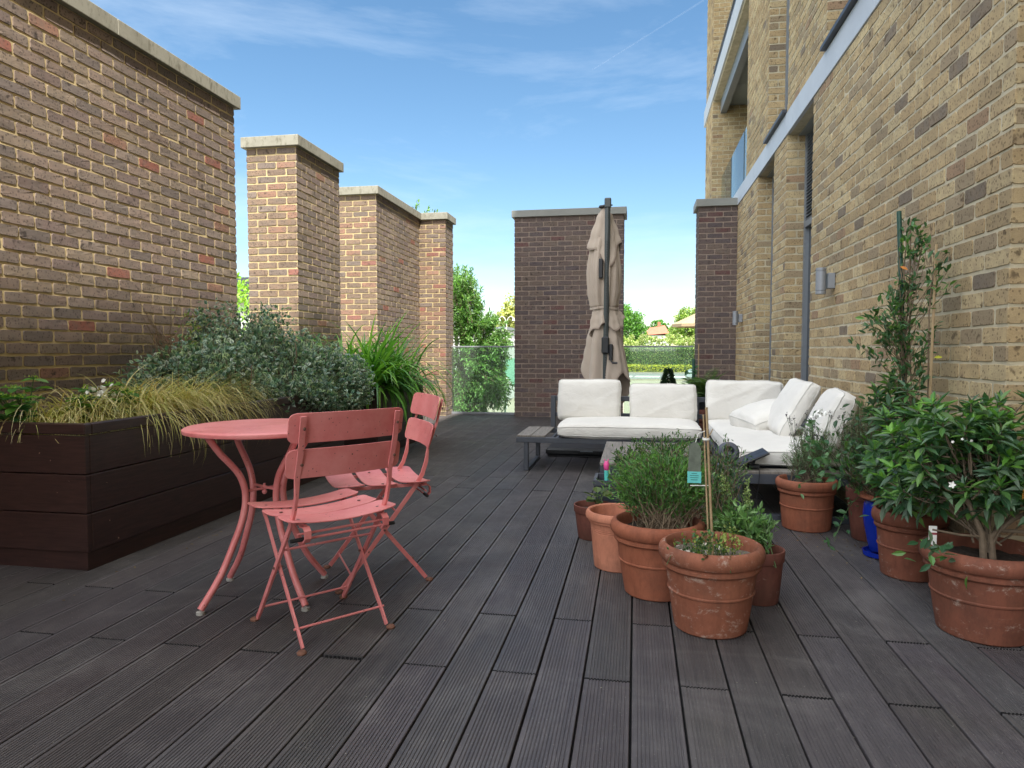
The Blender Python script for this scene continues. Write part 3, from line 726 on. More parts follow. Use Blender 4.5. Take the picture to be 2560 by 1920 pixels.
# ------------------------------------------------------------------ planter boxes
def planter(x0, x1, y0, y1, h, label):
    t = thing('planter_box', label, 'planter', ((x0+x1)/2, (y0+y1)/2, 0), group='dark wooden planters along the left wall')
    mb = MB(); n = 3; pl = .085; bh = (h-.055-pl)/n
    for i in range(n):
        a = pl+i*bh+.0025; c = pl+(i+1)*bh-.0025
        mb.box(x0+.0, x1, y0, y0+.028, a, c, 0, .003); mb.box(x1-.028, x1+.0012, y0+.0285, y1-.0285, a, c, 0, .003)
        mb.box(x0, x1, y1-.028, y1, a, c, 0, .003); mb.box(x0, x0+.028, y0+.0285, y1-.0285, a, c, 0, .003)
    obj('side_boards', mb, M_MAHOG, t, False, True)
    mb = MB(); mb.box(x0+.01, x1-.012, y0+.012, y1-.01, 0, pl+.02); obj('plinth', mb, M_PLINTH, t, False, True)
    mb = MB(); z0 = h-.052
    mb.box(x0-.004, x1+.004, y0-.004, y0+.04, z0, h, 0, .005); mb.box(x1-.04, x1+.004, y0+.0405, y1+.004, z0, h, 0, .005)
    mb.box(x0-.004, x0+.04, y0+.0405, y1+.004, z0, h, 0, .005); mb.box(x0+.0405, x1-.0405, y1-.04, y1+.004, z0, h, 0, .005)
    obj('cap_rail', mb, M_MAHOG, t, False, True)
    mb = MB(); g = 14
    V = [(x0+.03+(x1-x0-.06)*i/g, y0+.03+(y1-y0-.06)*j/g, h-.09+random.uniform(-.012,.012)) for i in range(g+1) for j in range(g+1)]
    mb.add(V, [(i*(g+1)+j, (i+1)*(g+1)+j, (i+1)*(g+1)+j+1, i*(g+1)+j+1) for i in range(g) for j in range(g)])
    mb.box(x0+.03, x1-.03, y0+.03, y1-.03, pl+.02, h-.11)
    obj('soil', mb, M_SOIL, t, False, True)
    return t
planter(-3.27, -2.51, 2.79, 5.68, .692, 'long dark wooden planter box full of grass and variegated shrubs')
planter(-3.27, -2.44, 6.30, 7.75, .69, 'dark wooden planter box holding the strap-leaved plant')

# weeping grass
def grass():
    t = thing('ornamental_grass', 'arching straw-coloured ornamental grass spilling over the planter edge', 'grass clump', (-2.85, 3.75, .6))
    parts = []
    for (cx, cy, n, Lm, sp, a0) in ((-2.80, 3.55, 900, .62, .13, .35), (-2.95, 3.30, 420, .52, .12, -.6), (-2.78, 3.95, 760, .64, .14, .6), (-2.98, 3.05, 170, .40, .1, -.9)):
        B = np.stack([RNG.normal(cx, sp*.5, n), RNG.normal(cy, sp*.7, n), np.full(n, .6)], 1); B[:,0] = np.clip(B[:,0], -3.2, -2.60)
        az = RNG.uniform(0, 2*PI, n); az = np.where(RNG.random(n) < .68, RNG.normal(a0, .75, n), az)
        el = RNG.uniform(.55, 1.30, n); L = Lm*RNG.uniform(.5, 1.1, n); dr = RNG.uniform(2.0, 3.4, n)
        wd = RNG.uniform(.0038, .0066, n)
        parts.append(ribbons(B, az, el, L, dr, wd, pick([lin(206,196,138), lin(190,186,120), lin(220,210,164), lin(164,166,96), lin(184,162,108)], n, .15), 10))
    V, Fc, C = merge(parts)
    V[:,0] = np.maximum(V[:,0], XL+.02); low = V[:,2] < .60
    inside = (V[:,0] < -2.51) & (V[:,2] < .62); V[inside,2] = np.maximum(V[inside,2], .60)
    obj_np('blades', V, [Fc], C, M_GRASS, t, False, True)
grass()

# variegated shrub
def euonymus():
    t = thing('variegated_shrub', 'big spreading shrub with small green and cream leaves in the long planter', 'shrub', (-2.95, 5.0, .6))
    ells = [(-2.92,4.35,.85,.36,.42,.30),(-2.98,4.72,.93,.30,.30,.27),(-2.90,5.1,.95,.34,.30,.30),(-2.80,5.48,.90,.40,.32,.30),(-2.75,5.8,.80,.42,.42,.30),
            (-3.05,4.65,1.22,.15,.20,.18),(-2.98,5.28,1.28,.16,.18,.16),(-2.55,5.45,.70,.26,.5,.20),(-2.62,5.0,.74,.22,.4,.2),(-2.50,5.85,.70,.22,.30,.18),(-3.0,4.0,.86,.22,.25,.2)]
    n = 1500; P, d = inell(n, ells, .45); P[:,0] = np.maximum(P[:,0], XL+.04)
    P[:,2] = np.maximum(P[:,2], np.where(P[:,0] > -2.5, .50, .62))
    ax = np.stack([np.clip(P[:,0], -3.15, -2.62), np.clip(P[:,1], 4.0, 5.6), np.full(n, .6)], 1)+rnd(n)*[.06,.1,0]
    roots = ax*.55+P*.45; roots[:,2] -= .06
    cc = [lin(50,86,74), lin(64,100,86), lin(42,74,64), lin(78,110,94)]; rim = [lin(196,212,200), lin(166,190,176), lin(132,162,146), lin(222,232,220), lin(104,138,120)]
    lv, tw = spray(P, roots, 26, .15, .036, .72, cc, T_OVAL, rim, .030, (.0035,.0012), .05, segs=3, out=.55)
    # big limbs
    m = 60; tg, _ = inell(m, ells, .2); rt = np.stack([np.clip(tg[:,0],-3.1,-2.7), np.clip(tg[:,1],4.2,5.4), np.full(m,.58)],1)
    lv2, tw2 = spray(tg, rt, 8, .5, .03, .6, cc, T_OVAL, rim, .03, (.012,.004), .1)
    shr = [lv, lv2]
    V = np.vstack([tw[0], tw2[0]]); Fc = np.vstack([tw[1], tw2[1]+len(tw[0])]); obj_np('stems', V, [Fc], None, M_BARK, t, False, True)
    # upright shoots
    m = 26; base = np.stack([RNG.uniform(-3.1,-2.8,m), RNG.uniform(4.4,5.9,m), RNG.uniform(1.0,1.15,m)],1); top = base+np.stack([RNG.normal(0,.05,m),RNG.normal(0,.05,m),RNG.uniform(.12,.26,m)],1)
    lv, tw = spray(top, base, 30, .0, .026, .62, cc, T_OVAL, rim, .016, (.003,.001), 0)
    add_leaves(t, merge(shr+[lv]))
euonymus()

# twiggy bare shrub in the planter
def bare():
    t = thing('bare_sapling', 'leafless twiggy sapling in front of the left wall, behind the grass', 'sapling', (-3.05, 4.05, .6))
    mb = MB()
    for (dx, dy) in ((0,0),(.03,.05),(-.02,.09)):
        mb.tube([(-3.05+dx,4.05+dy,.58),(-3.06+dx,4.05+dy,.9),(-3.08+dx*2,4.03+dy*1.5,1.12)], [.008,.006,.004], 6)
    for i in range(34):
        a = random.uniform(0, 2*PI); s = Vector((-3.06+random.uniform(-.02,.05), 4.05+random.uniform(0,.1), random.uniform(.9,1.12)))
        e = s+Vector((math.cos(a)*.10, math.sin(a)*.2, random.uniform(.1,.32))); m_ = (s+e)/2+Vector((0,0,-.02)); mb.tube([s, m_, e], [.0026,.002,.0012], 4)
    obj('twigs', mb, M_TWIG, t, False, True)
    n = 60; P = np.stack([RNG.normal(-3.0,.05,n), RNG.normal(4.3,.06,n), RNG.uniform(1.05,1.32,n)],1)
    add_leaves(t, inst(T_LANCE, P, rnd(n)+[0,0,-.6], rnd(n), .035, .012, pick([lin(150,160,100),lin(120,140,80)], n)), name='leaves')
bare()

# hydrangeas
def hydrangea(x, y, h, ns, label, flower=False):
    t = thing('hydrangea', label, 'hydrangea', (x, y, .6))
    mb = MB(); parts = []
    for i in range(ns):
        a = random.uniform(0, 2*PI); rr = random.uniform(.02, .14); tip = Vector((x+math.cos(a)*rr, y+math.sin(a)*rr*1.4, .6+h*random.uniform(.55, 1)))
        root = Vector((x+random.uniform(-.03,.03), y+random.uniform(-.03,.03), .59)); mb.tube([root, (root+tip)/2+Vector((random.uniform(-.02,.02),0,.02)), tip], [.004,.0035,.0025], 5)
        for lev, k, L in ((0, 4, .072), (.045, 4, .085), (.1, 3, .08)):
            m = k; az = RNG.uniform(0, 2*PI)+np.arange(m)*2*PI/m+RNG.normal(0,.2,m)
            d = np.stack([np.cos(az), np.sin(az), RNG.uniform(-.25,.35,m)],1); P = np.tile(np.array(tip)-[0,0,lev], (m,1))
            parts.append(inst(T_OVAL, P, d, np.array([0,0,1.])+rnd(m)*.25, L*RNG.uniform(.7,1.15,m), L*.62, pick([lin(70,116,56), lin(86,134,60), lin(56,98,58), lin(104,150,66)], m)))
        # green flower buds
        m = 14; parts.append(inst(T_QUAD, np.array(tip)+rnd(m)*[.016,.016,.006]+[0,0,.008], rnd(m)+[0,0,1.5], rnd(m), .012, .008, pick([lin(168,190,80), lin(140,170,70)], m)))
    add_leaves(t, merge(parts)); obj('stems', mb, M_GSTEM, t, False, True)
    if flower:
        c = np.array((-2.86, 3.30, .80)); m = 46; 
        o = obj_np('white_flower', *(lambda r: (r[0], [r[1]], r[2]))(inst(T_OVAL, c+rnd(m)*[.022,.034,.018], rnd(m)+[.6,-.6,.3], rnd(m)+[.5,-.5,.5], .030, .026, pick([lin(232,236,224), lin(214,226,208)], m, .05))), M_WHITEP, t, False, True)
hydrangea(-2.98, 2.93, .30, 8, 'leafy green hydrangea at the left edge of the long planter')
hydrangea(-2.88, 3.33, .27, 8, 'green hydrangea with a white flower in front of the ornamental grass', True)

# agapanthus
def agapanthus():
    t = thing('strap_leaved_plant', 'clump of glossy strap-like leaves rising from the farther planter', 'plant', (-2.75, 7.0, .6))
    parts = []
    for (cx, cy, n) in ((-2.95, 6.70, 120), (-2.62, 6.62, 260), (-2.58, 7.15, 160), (-2.9,7.3,60)):
        B = np.stack([RNG.normal(cx,.07,n), RNG.normal(cy,.10,n), np.full(n,.58)],1); az = RNG.uniform(0,2*PI,n); az = np.where(RNG.random(n)<.35, RNG.normal(-.2,.8,n), az)
        el = RNG.uniform(.45,1.45,n); L = RNG.uniform(.62,1.05,n); dr = RNG.uniform(.9,3.2,n)*(1.65-el*.60)
        parts.append(ribbons(B, az, el, L, dr, RNG.uniform(.026,.040,n), pick([lin(96,148,64), lin(112,166,70), lin(72,122,60), lin(136,184,84)], n, .12), 9))
    V, Fc, C = merge(parts); V[:,0] = np.maximum(V[:,0], XL+.03)
    obj_np('leaves', V, [Fc], C, M_LEAFG, t, 'all', True)
agapanthus()

# ------------------------------------------------------------------ bistro table
def bistro_table():
    c = (-1.53, 2.652); t = thing('bistro_table', 'round coral pink metal bistro table with four curved legs', 'table', (*c, 0), math.radians(0))
    mb = MB(); R = .312
    mb.lathe([(0,.719),(.29,.7195),(.303,.7185),(R-.001,.714),(R,.708),(R-.002,.700),(.304,.698),(.300,.704),(.29,.708),(0,.708)], 72); obj('tabletop', mb, M_PINK, t, 35)
    feet = [(-1.667,2.403),(-1.785,2.79),(-1.283,2.516),(-1.384,2.899)]
    for fx, fy in feet:
        d = Vector((fx-c[0], fy-c[1], 0)); r = d.length; d.normalize(); P = []
        for (rr, z) in ((.245,.700),(.232,.68),(.19,.62),(.145,.57),(.108,.52),(.088,.46),(.088,.40),(.105,.33),(.14,.25),(.20,.13),(r,.018)): P.append(d*rr+Vector((0,0,z)))
        Q = []
        for i in range(len(P)-1):
            for s in range(3):
                a = P[max(i-1,0)]; b_ = P[i]; c_ = P[i+1]; e = P[min(i+2,len(P)-1)]; u = s/3
                Q.append(.5*((2*b_)+(-a+c_)*u+(2*a-5*b_+4*c_-e)*u*u+(-a+3*b_-3*c_+e)*u**3))
        Q.append(P[-1]); mb = MB(); mb.tube(Q, .0135, 12); leg = obj('leg', mb, M_PINK, t, 50)
        mb = MB(); q = Vector(Q[-1]); mb.lathe([(.004,.018),(.008,.014),(.0165,.012),(.0165,0),(.012,0)], 12, (q.x, q.y, 0)); obj('foot_cap', mb, M_CAP, leg, True)
    mb = MB()
    ds = [Vector((fx-c[0], fy-c[1], 0)).normalized()*.088 for fx, fy in feet]
    mb.tube([ds[0]+Vector((0,0,.455)), ds[3]+Vector((0,0,.455))], .006, 8); mb.tube([ds[1]+Vector((0,0,.461)), ds[2]+Vector((0,0,.461))], .006, 8)
    mb.ball((0,0,.44), .011, 10); mb.tube([(0,0,.43),(0,0,.475)], .005, 8); obj('cross_brace', mb, M_PINK, t, 40)
    mb = MB(); mb.lathe([(.2,.690),(.25,.690),(.25,.7075),(.2,.7075),(.2,.690)], 48); obj('under_ring', mb, M_PINK, t)
bistro_table()

# ------------------------------------------------------------------ folding chairs
def slat(x0, x1, y0, y1, zf, th, nx=16, r=.022, vertical=False, mi=0):
    """rounded-corner curved slat; zf(x, y) gives height (or depth when vertical)"""
    mb = MB(); cols = []
    xs = [x0+(x1-x0)*i/nx for i in range(nx+1)]
    xs = sorted(set([round(x,5) for x in xs+[x0+.002, x0+.006, x0+.012, x1-.002, x1-.006, x1-.012]]))
    for s in (1, -1):
        for x in xs:
            dx = min(x-x0, x1-x); k = r-math.sqrt(max(0, r*r-(r-dx)**2)) if dx < r else 0
            for j in range(5):
                y = (y0+k)+(y1-y0-2*k)*j/4; z = zf(x, (y-(y0+y1)/2)/((y1-y0)/2))
                cols.append((x, y, z+s*th/2))
    n = len(xs); F_ = []
    for i in range(n-1):
        for j in range(4):
            a = i*5+j; F_.append((a, a+5, a+6, a+1)); o = n*5; F_.append((o+a, o+a+1, o+a+6, o+a+5))
        for j in (0, 4):
            a = i*5+j; o = n*5; F_.append((a, o+a, o+a+5, a+5) if j == 0 else (a, a+5, o+a+5, o+a))
    for i in (0, n-1):
        for j in range(4):
            a = i*5+j; o = n*5; F_.append((a, a+1, o+a+1, o+a) if i == 0 else (a, o+a, o+a+1, a+1))
    if vertical: cols = [(x, z, y) for (x, y, z) in cols]
    mb.add(cols, F_, mi); return mb
def folding_chair(label, cx, cy, ang, back_lean):
    t = thing('folding_chair', label, 'chair', (cx, cy, 0), ang, 'coral pink folding bistro chairs')
    seat = lambda x, v: .452-.020*(1-(x/.21)**2)+.003*v*v
    for yc in (.145, .0, -.145):
        s_ = obj('seat_slat', slat(-.21, .21, yc-.062, yc+.062, lambda x, v: seat(x, v)+(.004 if abs(yc) > .1 else 0), .005, r=.03), M_PINK, t, 30, bevel=.0015)
        for sx in (-1, 1):
            mb = MB(); mb.lathe([(.0065,.0),(.0065,.002),(.003,.0035)], 10, (sx*.155, yc, seat(.155,0)+.0045)); obj('screw', mb, M_SCREW, s_, True)
    bl = back_lean
    for z0, z1 in ((.722,.825),(.600,.702)):
        yb = lambda z: -.205-(z-.6)*bl
        s_ = obj('back_slat', slat(-.218, .218, z0, z1, lambda x, v, z0=z0, z1=z1: yb((z0+z1)/2)-(v*(z1-z0)/2)*bl-.024*(1-(x/.22)**2)+.017, .005, r=.026, vertical=True), M_PINK, t, 30, bevel=.0015)
        for sx in (-1, 1):
            mb = MB(); mb.ball((sx*.176, yb((z0+z1)/2)-.020, (z0+z1)/2), .006, 8, sc=(1,.6,1)); obj('screw', mb, M_SCREW, s_, True)
    for sx in (-1, 1):
        x = sx*.178
        P = [(x,.185,.012),(x,.150,.055),(x,.0,.25),(x,-.085,.36),(x,-.135,.425),(x,-.172,.485),(x,-.190,.54),(x,-.198,.60),(x,-.205-(.11)*bl-.008,.71),(x,-.205-.215*bl-.009,.815)]
        n = len(P); wd = [.010,.010,.010,.010,.010,.010,.012,.020,.021,.021]; th = [.018,.018,.018,.018,.018,.018,.016,.007,.006,.006]
        mb = MB(); mb.strip(P, wd, th, (1,0,0)); obj('back_upright', mb, M_PINK, t, 40, bevel=.001)
        x2 = sx*.163
        mb = MB(); mb.strip([(x2,-.190,.012),(x2,-.158,.055),(x2,0,.25),(x2,.12,.405),(x2,.15,.432)], .007, .018, (1,0,0)); leg = obj('rear_leg', mb, M_PINK, t, 40, bevel=.001)
        mb = MB(); mb.lathe([(.0,.0),(.016,.0),(.017,.006),(.013,.011),(0,.012)], 12, (x2*1.06, -.203, 0)); obj('foot', mb, M_RUST, t, True)
        mb = MB(); mb.lathe([(.0,.0),(.016,.0),(.017,.006),(.013,.011),(0,.012)], 12, (x*1.04, .198, 0)); obj('foot', mb, M_RUST, t, True)
        mb = MB(); mb.tube([(x2-sx*.01,0,.25),(x+sx*.01,0,.25)], .005, 8); obj('pivot', mb, M_SCREW, t, True)
        # seat side rail under the slats
        mb = MB(); mb.strip([(sx*.148,.19,.433),(sx*.148,-.2,.433)], .006, .014, (1,0,0)); obj('seat_rail', mb, M_PINK, t)
        # hooked bracket and black rod end
        mb = MB(); mb.strip([(sx*.150,-.17,.430),(sx*.150,-.200,.432),(sx*.150,-.214,.420),(sx*.150,-.214,.395),(sx*.150,-.200,.380)], .024, .005, (1,0,0)); obj('seat_hook', mb, M_PINK, t, 40)
        mb = MB(); mb.tube([(sx*.152,-.188,.389),(sx*.200,-.188,.389)], .0072, 8); obj('rod_grip', mb, M_RUBBER, t, True)
    for nm, y, z in (('front_bar', .143, .065), ('rear_bar', -.148, .068), ('seat_rod', -.188, .408), ('seat_rod', -.188, .389), ('brace_rod', -.055, .325)):
        mb = MB(); mb.tube([(-.176,y,z),(.176,y,z)], .0045, 8); obj(nm, mb, M_PINK, t, True)
    return t
folding_chair('coral pink folding chair nearest the camera, its back to us', -1.157, 2.405, math.atan2(-.77, .63)*-1*1.0 if False else math.atan2(.77, .63), .20)
folding_chair('coral pink folding chair side-on, facing the planter', -1.170, 2.988, math.atan2(.84, -.54), .24)

# ------------------------------------------------------------------ cushions
def cushion(name, label, w, d, h, loc, rot, seed, crown=.03, soft=.35, group=None, sag=0, pinch=.012, wr=.008):
    """box cushion w (x) by d (y) by h (z), local origin at centre"""
    mb = MB(); n, m = 22, 6; idx = {}; V = []; F_ = []
    r = min(h*.36, .045)
    def P(u, v, k):     # u,v,k in [-1,1]
        hx, hy, hz = w/2, d/2, h/2
        x, y, z = u*hx, v*hy, k*hz
        ix = max(-hx+r, min(hx-r, x)); iy = max(-hy+r, min(hy-r, y)); iz = max(-hz+r, min(hz-r, z))
        dv = Vector((x-ix, y-iy, z-iz))
        if dv.length > 1e-9: dv = dv.normalized()*r
        p = Vector((ix, iy, iz))+dv
        e = (1-abs(u)**2.4)*(1-abs(v)**2.4)
        p.z += math.copysign(crown*e*abs(k)**.7, k) if abs(k) > .01 else 0
        p.z -= sag*e
        cn = (abs(u)*abs(v))**6; p.x += math.copysign(pinch*cn, u); p.y += math.copysign(pinch*cn, v); c4 = (abs(u)*abs(v))**3; p.x -= math.copysign(.022*c4, u); p.y -= math.copysign(.022*c4, v); p.z *= 1-.22*c4
        p.x -= math.copysign(.010*(1-v*v)*abs(u)**4, u); p.y -= math.copysign(.010*(1-u*u)*abs(v)**4, v)
        q = Vector((p.x*3.2+seed*7.1, p.y*5.1+seed, p.z*6)); nn = mnoise.noise(q)+.5*mnoise.noise(q*2.3)
        rid = 1-abs(mnoise.noise(Vector((p.x*2.2+p.y*1.2+seed*3.3, p.y*7.5-p.x*3.1, p.z*6+seed))))*2.2
        off = nn*wr+max(0, rid-.45)*wr*1.4
        nrm = Vector((u**7, v**7, k)).normalized() if (abs(u)+abs(v)+abs(k)) > 0 else Vector((0,0,1))
        return p+nrm*off
    def key(i, j, k): return (i, j, k)
    def vid(i, j, k):
        if (i,j,k) not in idx:
            idx[i,j,k] = len(V); V.append(P(-1+2*i/n, -1+2*j/n, -1+2*k/m))
        return idx[i,j,k]
    for k in (0, m):
        for i in range(n):
            for j in range(n):
                q = (vid(i,j,k), vid(i+1,j,k), vid(i+1,j+1,k), vid(i,j+1,k)); F_.append(q if k else q[::-1])
    for k in range(m):
        for i in range(n):
            F_.append((vid(i,0,k), vid(i+1,0,k), vid(i+1,0,k+1), vid(i,0,k+1))); F_.append((vid(i,n,k+1), vid(i+1,n,k+1), vid(i+1,n,k), vid(i,n,k)))
            F_.append((vid(0,i,k+1), vid(0,i+1,k+1), vid(0,i+1,k), vid(0,i,k))); F_.append((vid(n,i,k), vid(n,i+1,k), vid(n,i+1,k+1), vid(n,i,k+1)))
    mb.add(V, F_)
    t = obj(name, mb, M_FAB, None, 'all'); t.location = loc; t.rotation_euler = rot
    sd = t.modifiers.new('smooth', 'SUBSURF'); sd.levels = 1; sd.render_levels = 1
    tag(t, label, 'cushion', group)
    # piping along the four seams round both big faces
    pm = MB()
    for k in (m-1, 1):
        ring = [(i,0) for i in range(n)]+[(n,j) for j in range(n)]+[(n-i,n) for i in range(n)]+[(0,n-j) for j in range(n)]
        pts = []
        for (i, j) in ring:
            p = V[vid(i,j,k)]; c = Vector((0,0,p.z)); pts.append(p+(p-c).normalized()*.001)
        pts.append(pts[0]); pm.tube(pts, .0032, 5, cap=False)
    obj('piping', pm, M_PIPE, t, True)
    return t
R90 = PI/2
GB = 'off-white cushions on the garden sofa'
cushion('back_cushion', 'off-white back cushion at the left end of the sofa, in front of the parasol', .60, .40, .13, (-.425, 6.46, .572), (R90-.16, 0, -.02), 1, .036, group=GB)
cushion('back_cushion', 'off-white back cushion in the middle of the sofa, below the small conifer', .62, .375, .13, (.245, 6.46, .553), (R90-.16, 0, .01), 2, .038, group=GB)
cushion('back_cushion', 'wide creased off-white back cushion in the sofa corner', .68, .40, .13, (.955, 6.44, .572), (R90-.16, .01, .03), 3, .036, group=GB, wr=.011)
cushion('seat_cushion', 'long off-white seat cushion across the left part of the sofa', 1.215, .72, .125, (-.06, 6.155, .352), (0,0,.0), 4, .022, group=GB, wr=.005)
cushion('seat_cushion', 'off-white seat cushion on the lounging end of the sofa', .74, 1.95, .125, (.975, 5.46, .362), (0,0,0), 5, .014, group=GB, wr=.006)
cushion('scatter_cushion', 'off-white cushion lying flat and tilted on the lounging end', .44, .42, .13, (1.0, 5.62, .515), (.10,-.26,.35), 6, .045, group=GB, pinch=.02)
cushion('back_cushion', 'off-white cushion leaning against the brick wall, farther of the two', .62, .46, .12, (1.135, 5.36, .615), (R90, 0, R90), 7, .03, group=GB, pinch=.018)
cushion('back_cushion', 'slumped off-white cushion leaning against the wall behind the lavender', .60, .44, .13, (1.235, 4.66, .60), (R90, 0, R90), 8, .04, group=GB, pinch=.0, wr=.006)
for o in list(COL.objects):
    if o.get('label','').startswith('off-white cushion leaning'): o.rotation_euler = Matrix.Rotation(math.radians(4), 3, 'Z').to_4x4().to_euler(); o.matrix_basis = Matrix.Translation((1.12, 5.36, .61)) @ Matrix.Rotation(math.radians(0), 4, 'Z') @ Matrix.Rotation(math.radians(-60), 4, 'Y') @ Matrix.Rotation(R90, 4, 'Z')
    if o.get('label','').startswith('slumped'): o.matrix_basis = Matrix.Translation((1.20, 4.62, .585)) @ Matrix.Rotation(math.radians(-8), 4, 'Z') @ Matrix.Rotation(math.radians(-66), 4, 'Y') @ Matrix.Rotation(R90, 4, 'Z')

# ------------------------------------------------------------------ sofa frame
def sofa():
    t = thing('garden_sofa', 'low anthracite metal sofa frame with a slatted shelf at its left end', 'sofa', (-.2, 6.2, 0))
    mb = MB(); x0, x1, y0, y1 = -1.01, .58, 5.84, 6.62
    mb.box(x0, x1, y0, y0+.04, .243, .289, 0, .003); mb.box(x0, x1, y1-.04, y1, .243, .289, 0, .003)
    mb.box(x0, x0+.04, y0+.0405, y1-.0405, .243, .289, 0, .003); mb.box(x1-.04, x1, y0+.0405, y1-.0405, .243, .289, 0, .003)
    for i in range(30):
        x = -.72+i*.043; mb.box(x, x+.02, y0+.041, y1-.041, .262, .280)
    obj('seat_frame', mb, M_FRAME, t, False, True)
    mb = MB()
    for i in range(2): mb.box(-1.003+i*.125, -.882+i*.125, y0+.004, y1-.10, .2905, .308, 0, .003)
    obj('shelf_slats', mb, M_SLAT, t, False, True)
    for x in (-.945, .50):
        mb = MB(); mb.box(x, x+.04, y0+.004, y0+.044, 0.02, .2425, 0, .003); mb.box(x, x+.04, y1-.044, y1-.004, .02, .2425, 0, .003); mb.box(x, x+.04, y0+.004, y1-.004, 0, .0195, 0, .002)
        obj('leg', mb, M_FRAME, t, False, True)
    mb = MB(); mb.box(-.80, -.755, y1-.04, y1+.01, .29, .60, 0, .003); mb.box(.55, .58, y1-.04, y1+.01, .29, .60, 0, .003); mb.box(-.754, 1.35, y1-.03, y1, .555, .60, 0, .003); mb.box(-.754, 1.35, y1-.03, y1, .40, .44, 0, .003)
    obj('back_frame', mb, M_FRAME, t, False, True)
    t = thing('sofa_lounger', 'anthracite platform of the lounging end, built against the brick wall', 'sofa', (.97, 5.4, 0))
    mb = MB(); x0, x1, y0, y1 = .595, 1.36, 4.35, 6.62
    mb.box(x0, x1, y0, y0+.04, .225, .285, 0, .003); mb.box(x0, x0+.04, y0+.0405, y1, .225, .285, 0, .003); mb.box(x1-.04, x1, y0+.0405, y1, .225, .285, 0, .003)
    for i in range(48):
        y = 4.5+i*.043; mb.box(x0+.041, x1-.041, y, y+.02, .262, .28)
    obj('platform_frame', mb, M_FRAME, t, False, True)
    mb = MB(); mb.box(x0+.002, x1-.002, y0+.002, y0+.125, .286, .302, 0, .002); obj('shelf_slats', mb, M_SLAT, t, False, True)
    for y in (4.354, 6.40):
        mb = MB(); mb.box(x0+.01, x0+.05, y, y+.04, .0405, .2245, 0, .003); mb.box(x1-.05, x1-.01, y, y+.04, .0405, .2245, 0, .003); mb.box(x0+.01, x1-.01, y, y+.04, 0, .04, 0, .003)
        obj('leg', mb, M_FRAME, t, False, True)
    mb = MB(); mb.box(x1+.002, x1+.035, 4.5, y1, .29, .60, 0, .003); obj('side_back', mb, M_FRAME, t, False, True)
sofa()
# coffee table
t = thing('coffee_table', 'low slatted grey coffee table in front of the sofa', 'table', (.09, 4.85, 0))
mb = MB()
for i in range(5): mb.box(-.218+i*.1232, -.218+i*.1232+.1195, 4.335, 5.375, .312, .33, 0, .002)
obj('tabletop_slats', mb, M_SLAT, t, False, True)
mb = MB(); mb.box(-.218, .395, 4.34, 4.38, .262, .311, 0, .003); mb.box(-.218, .395, 5.33, 5.37, .262, .311, 0, .003); mb.box(-.218, -.178, 4.3805, 5.3295, .262, .311, 0, .003); mb.box(.355, .395, 4.3805, 5.3295, .262, .311, 0, .003)
obj('frame', mb, M_FRAME, t, False, True)
for x in (-.20, .34):
    mb = MB(); mb.box(x, x+.04, 4.35, 4.39, .0205, .2615, 0, .003); mb.box(x, x+.04, 5.32, 5.36, .0205, .2615, 0, .003); mb.box(x, x+.04, 4.35, 5.36, 0, .02, 0, .003); obj('leg', mb, M_FRAME, t, False, True)

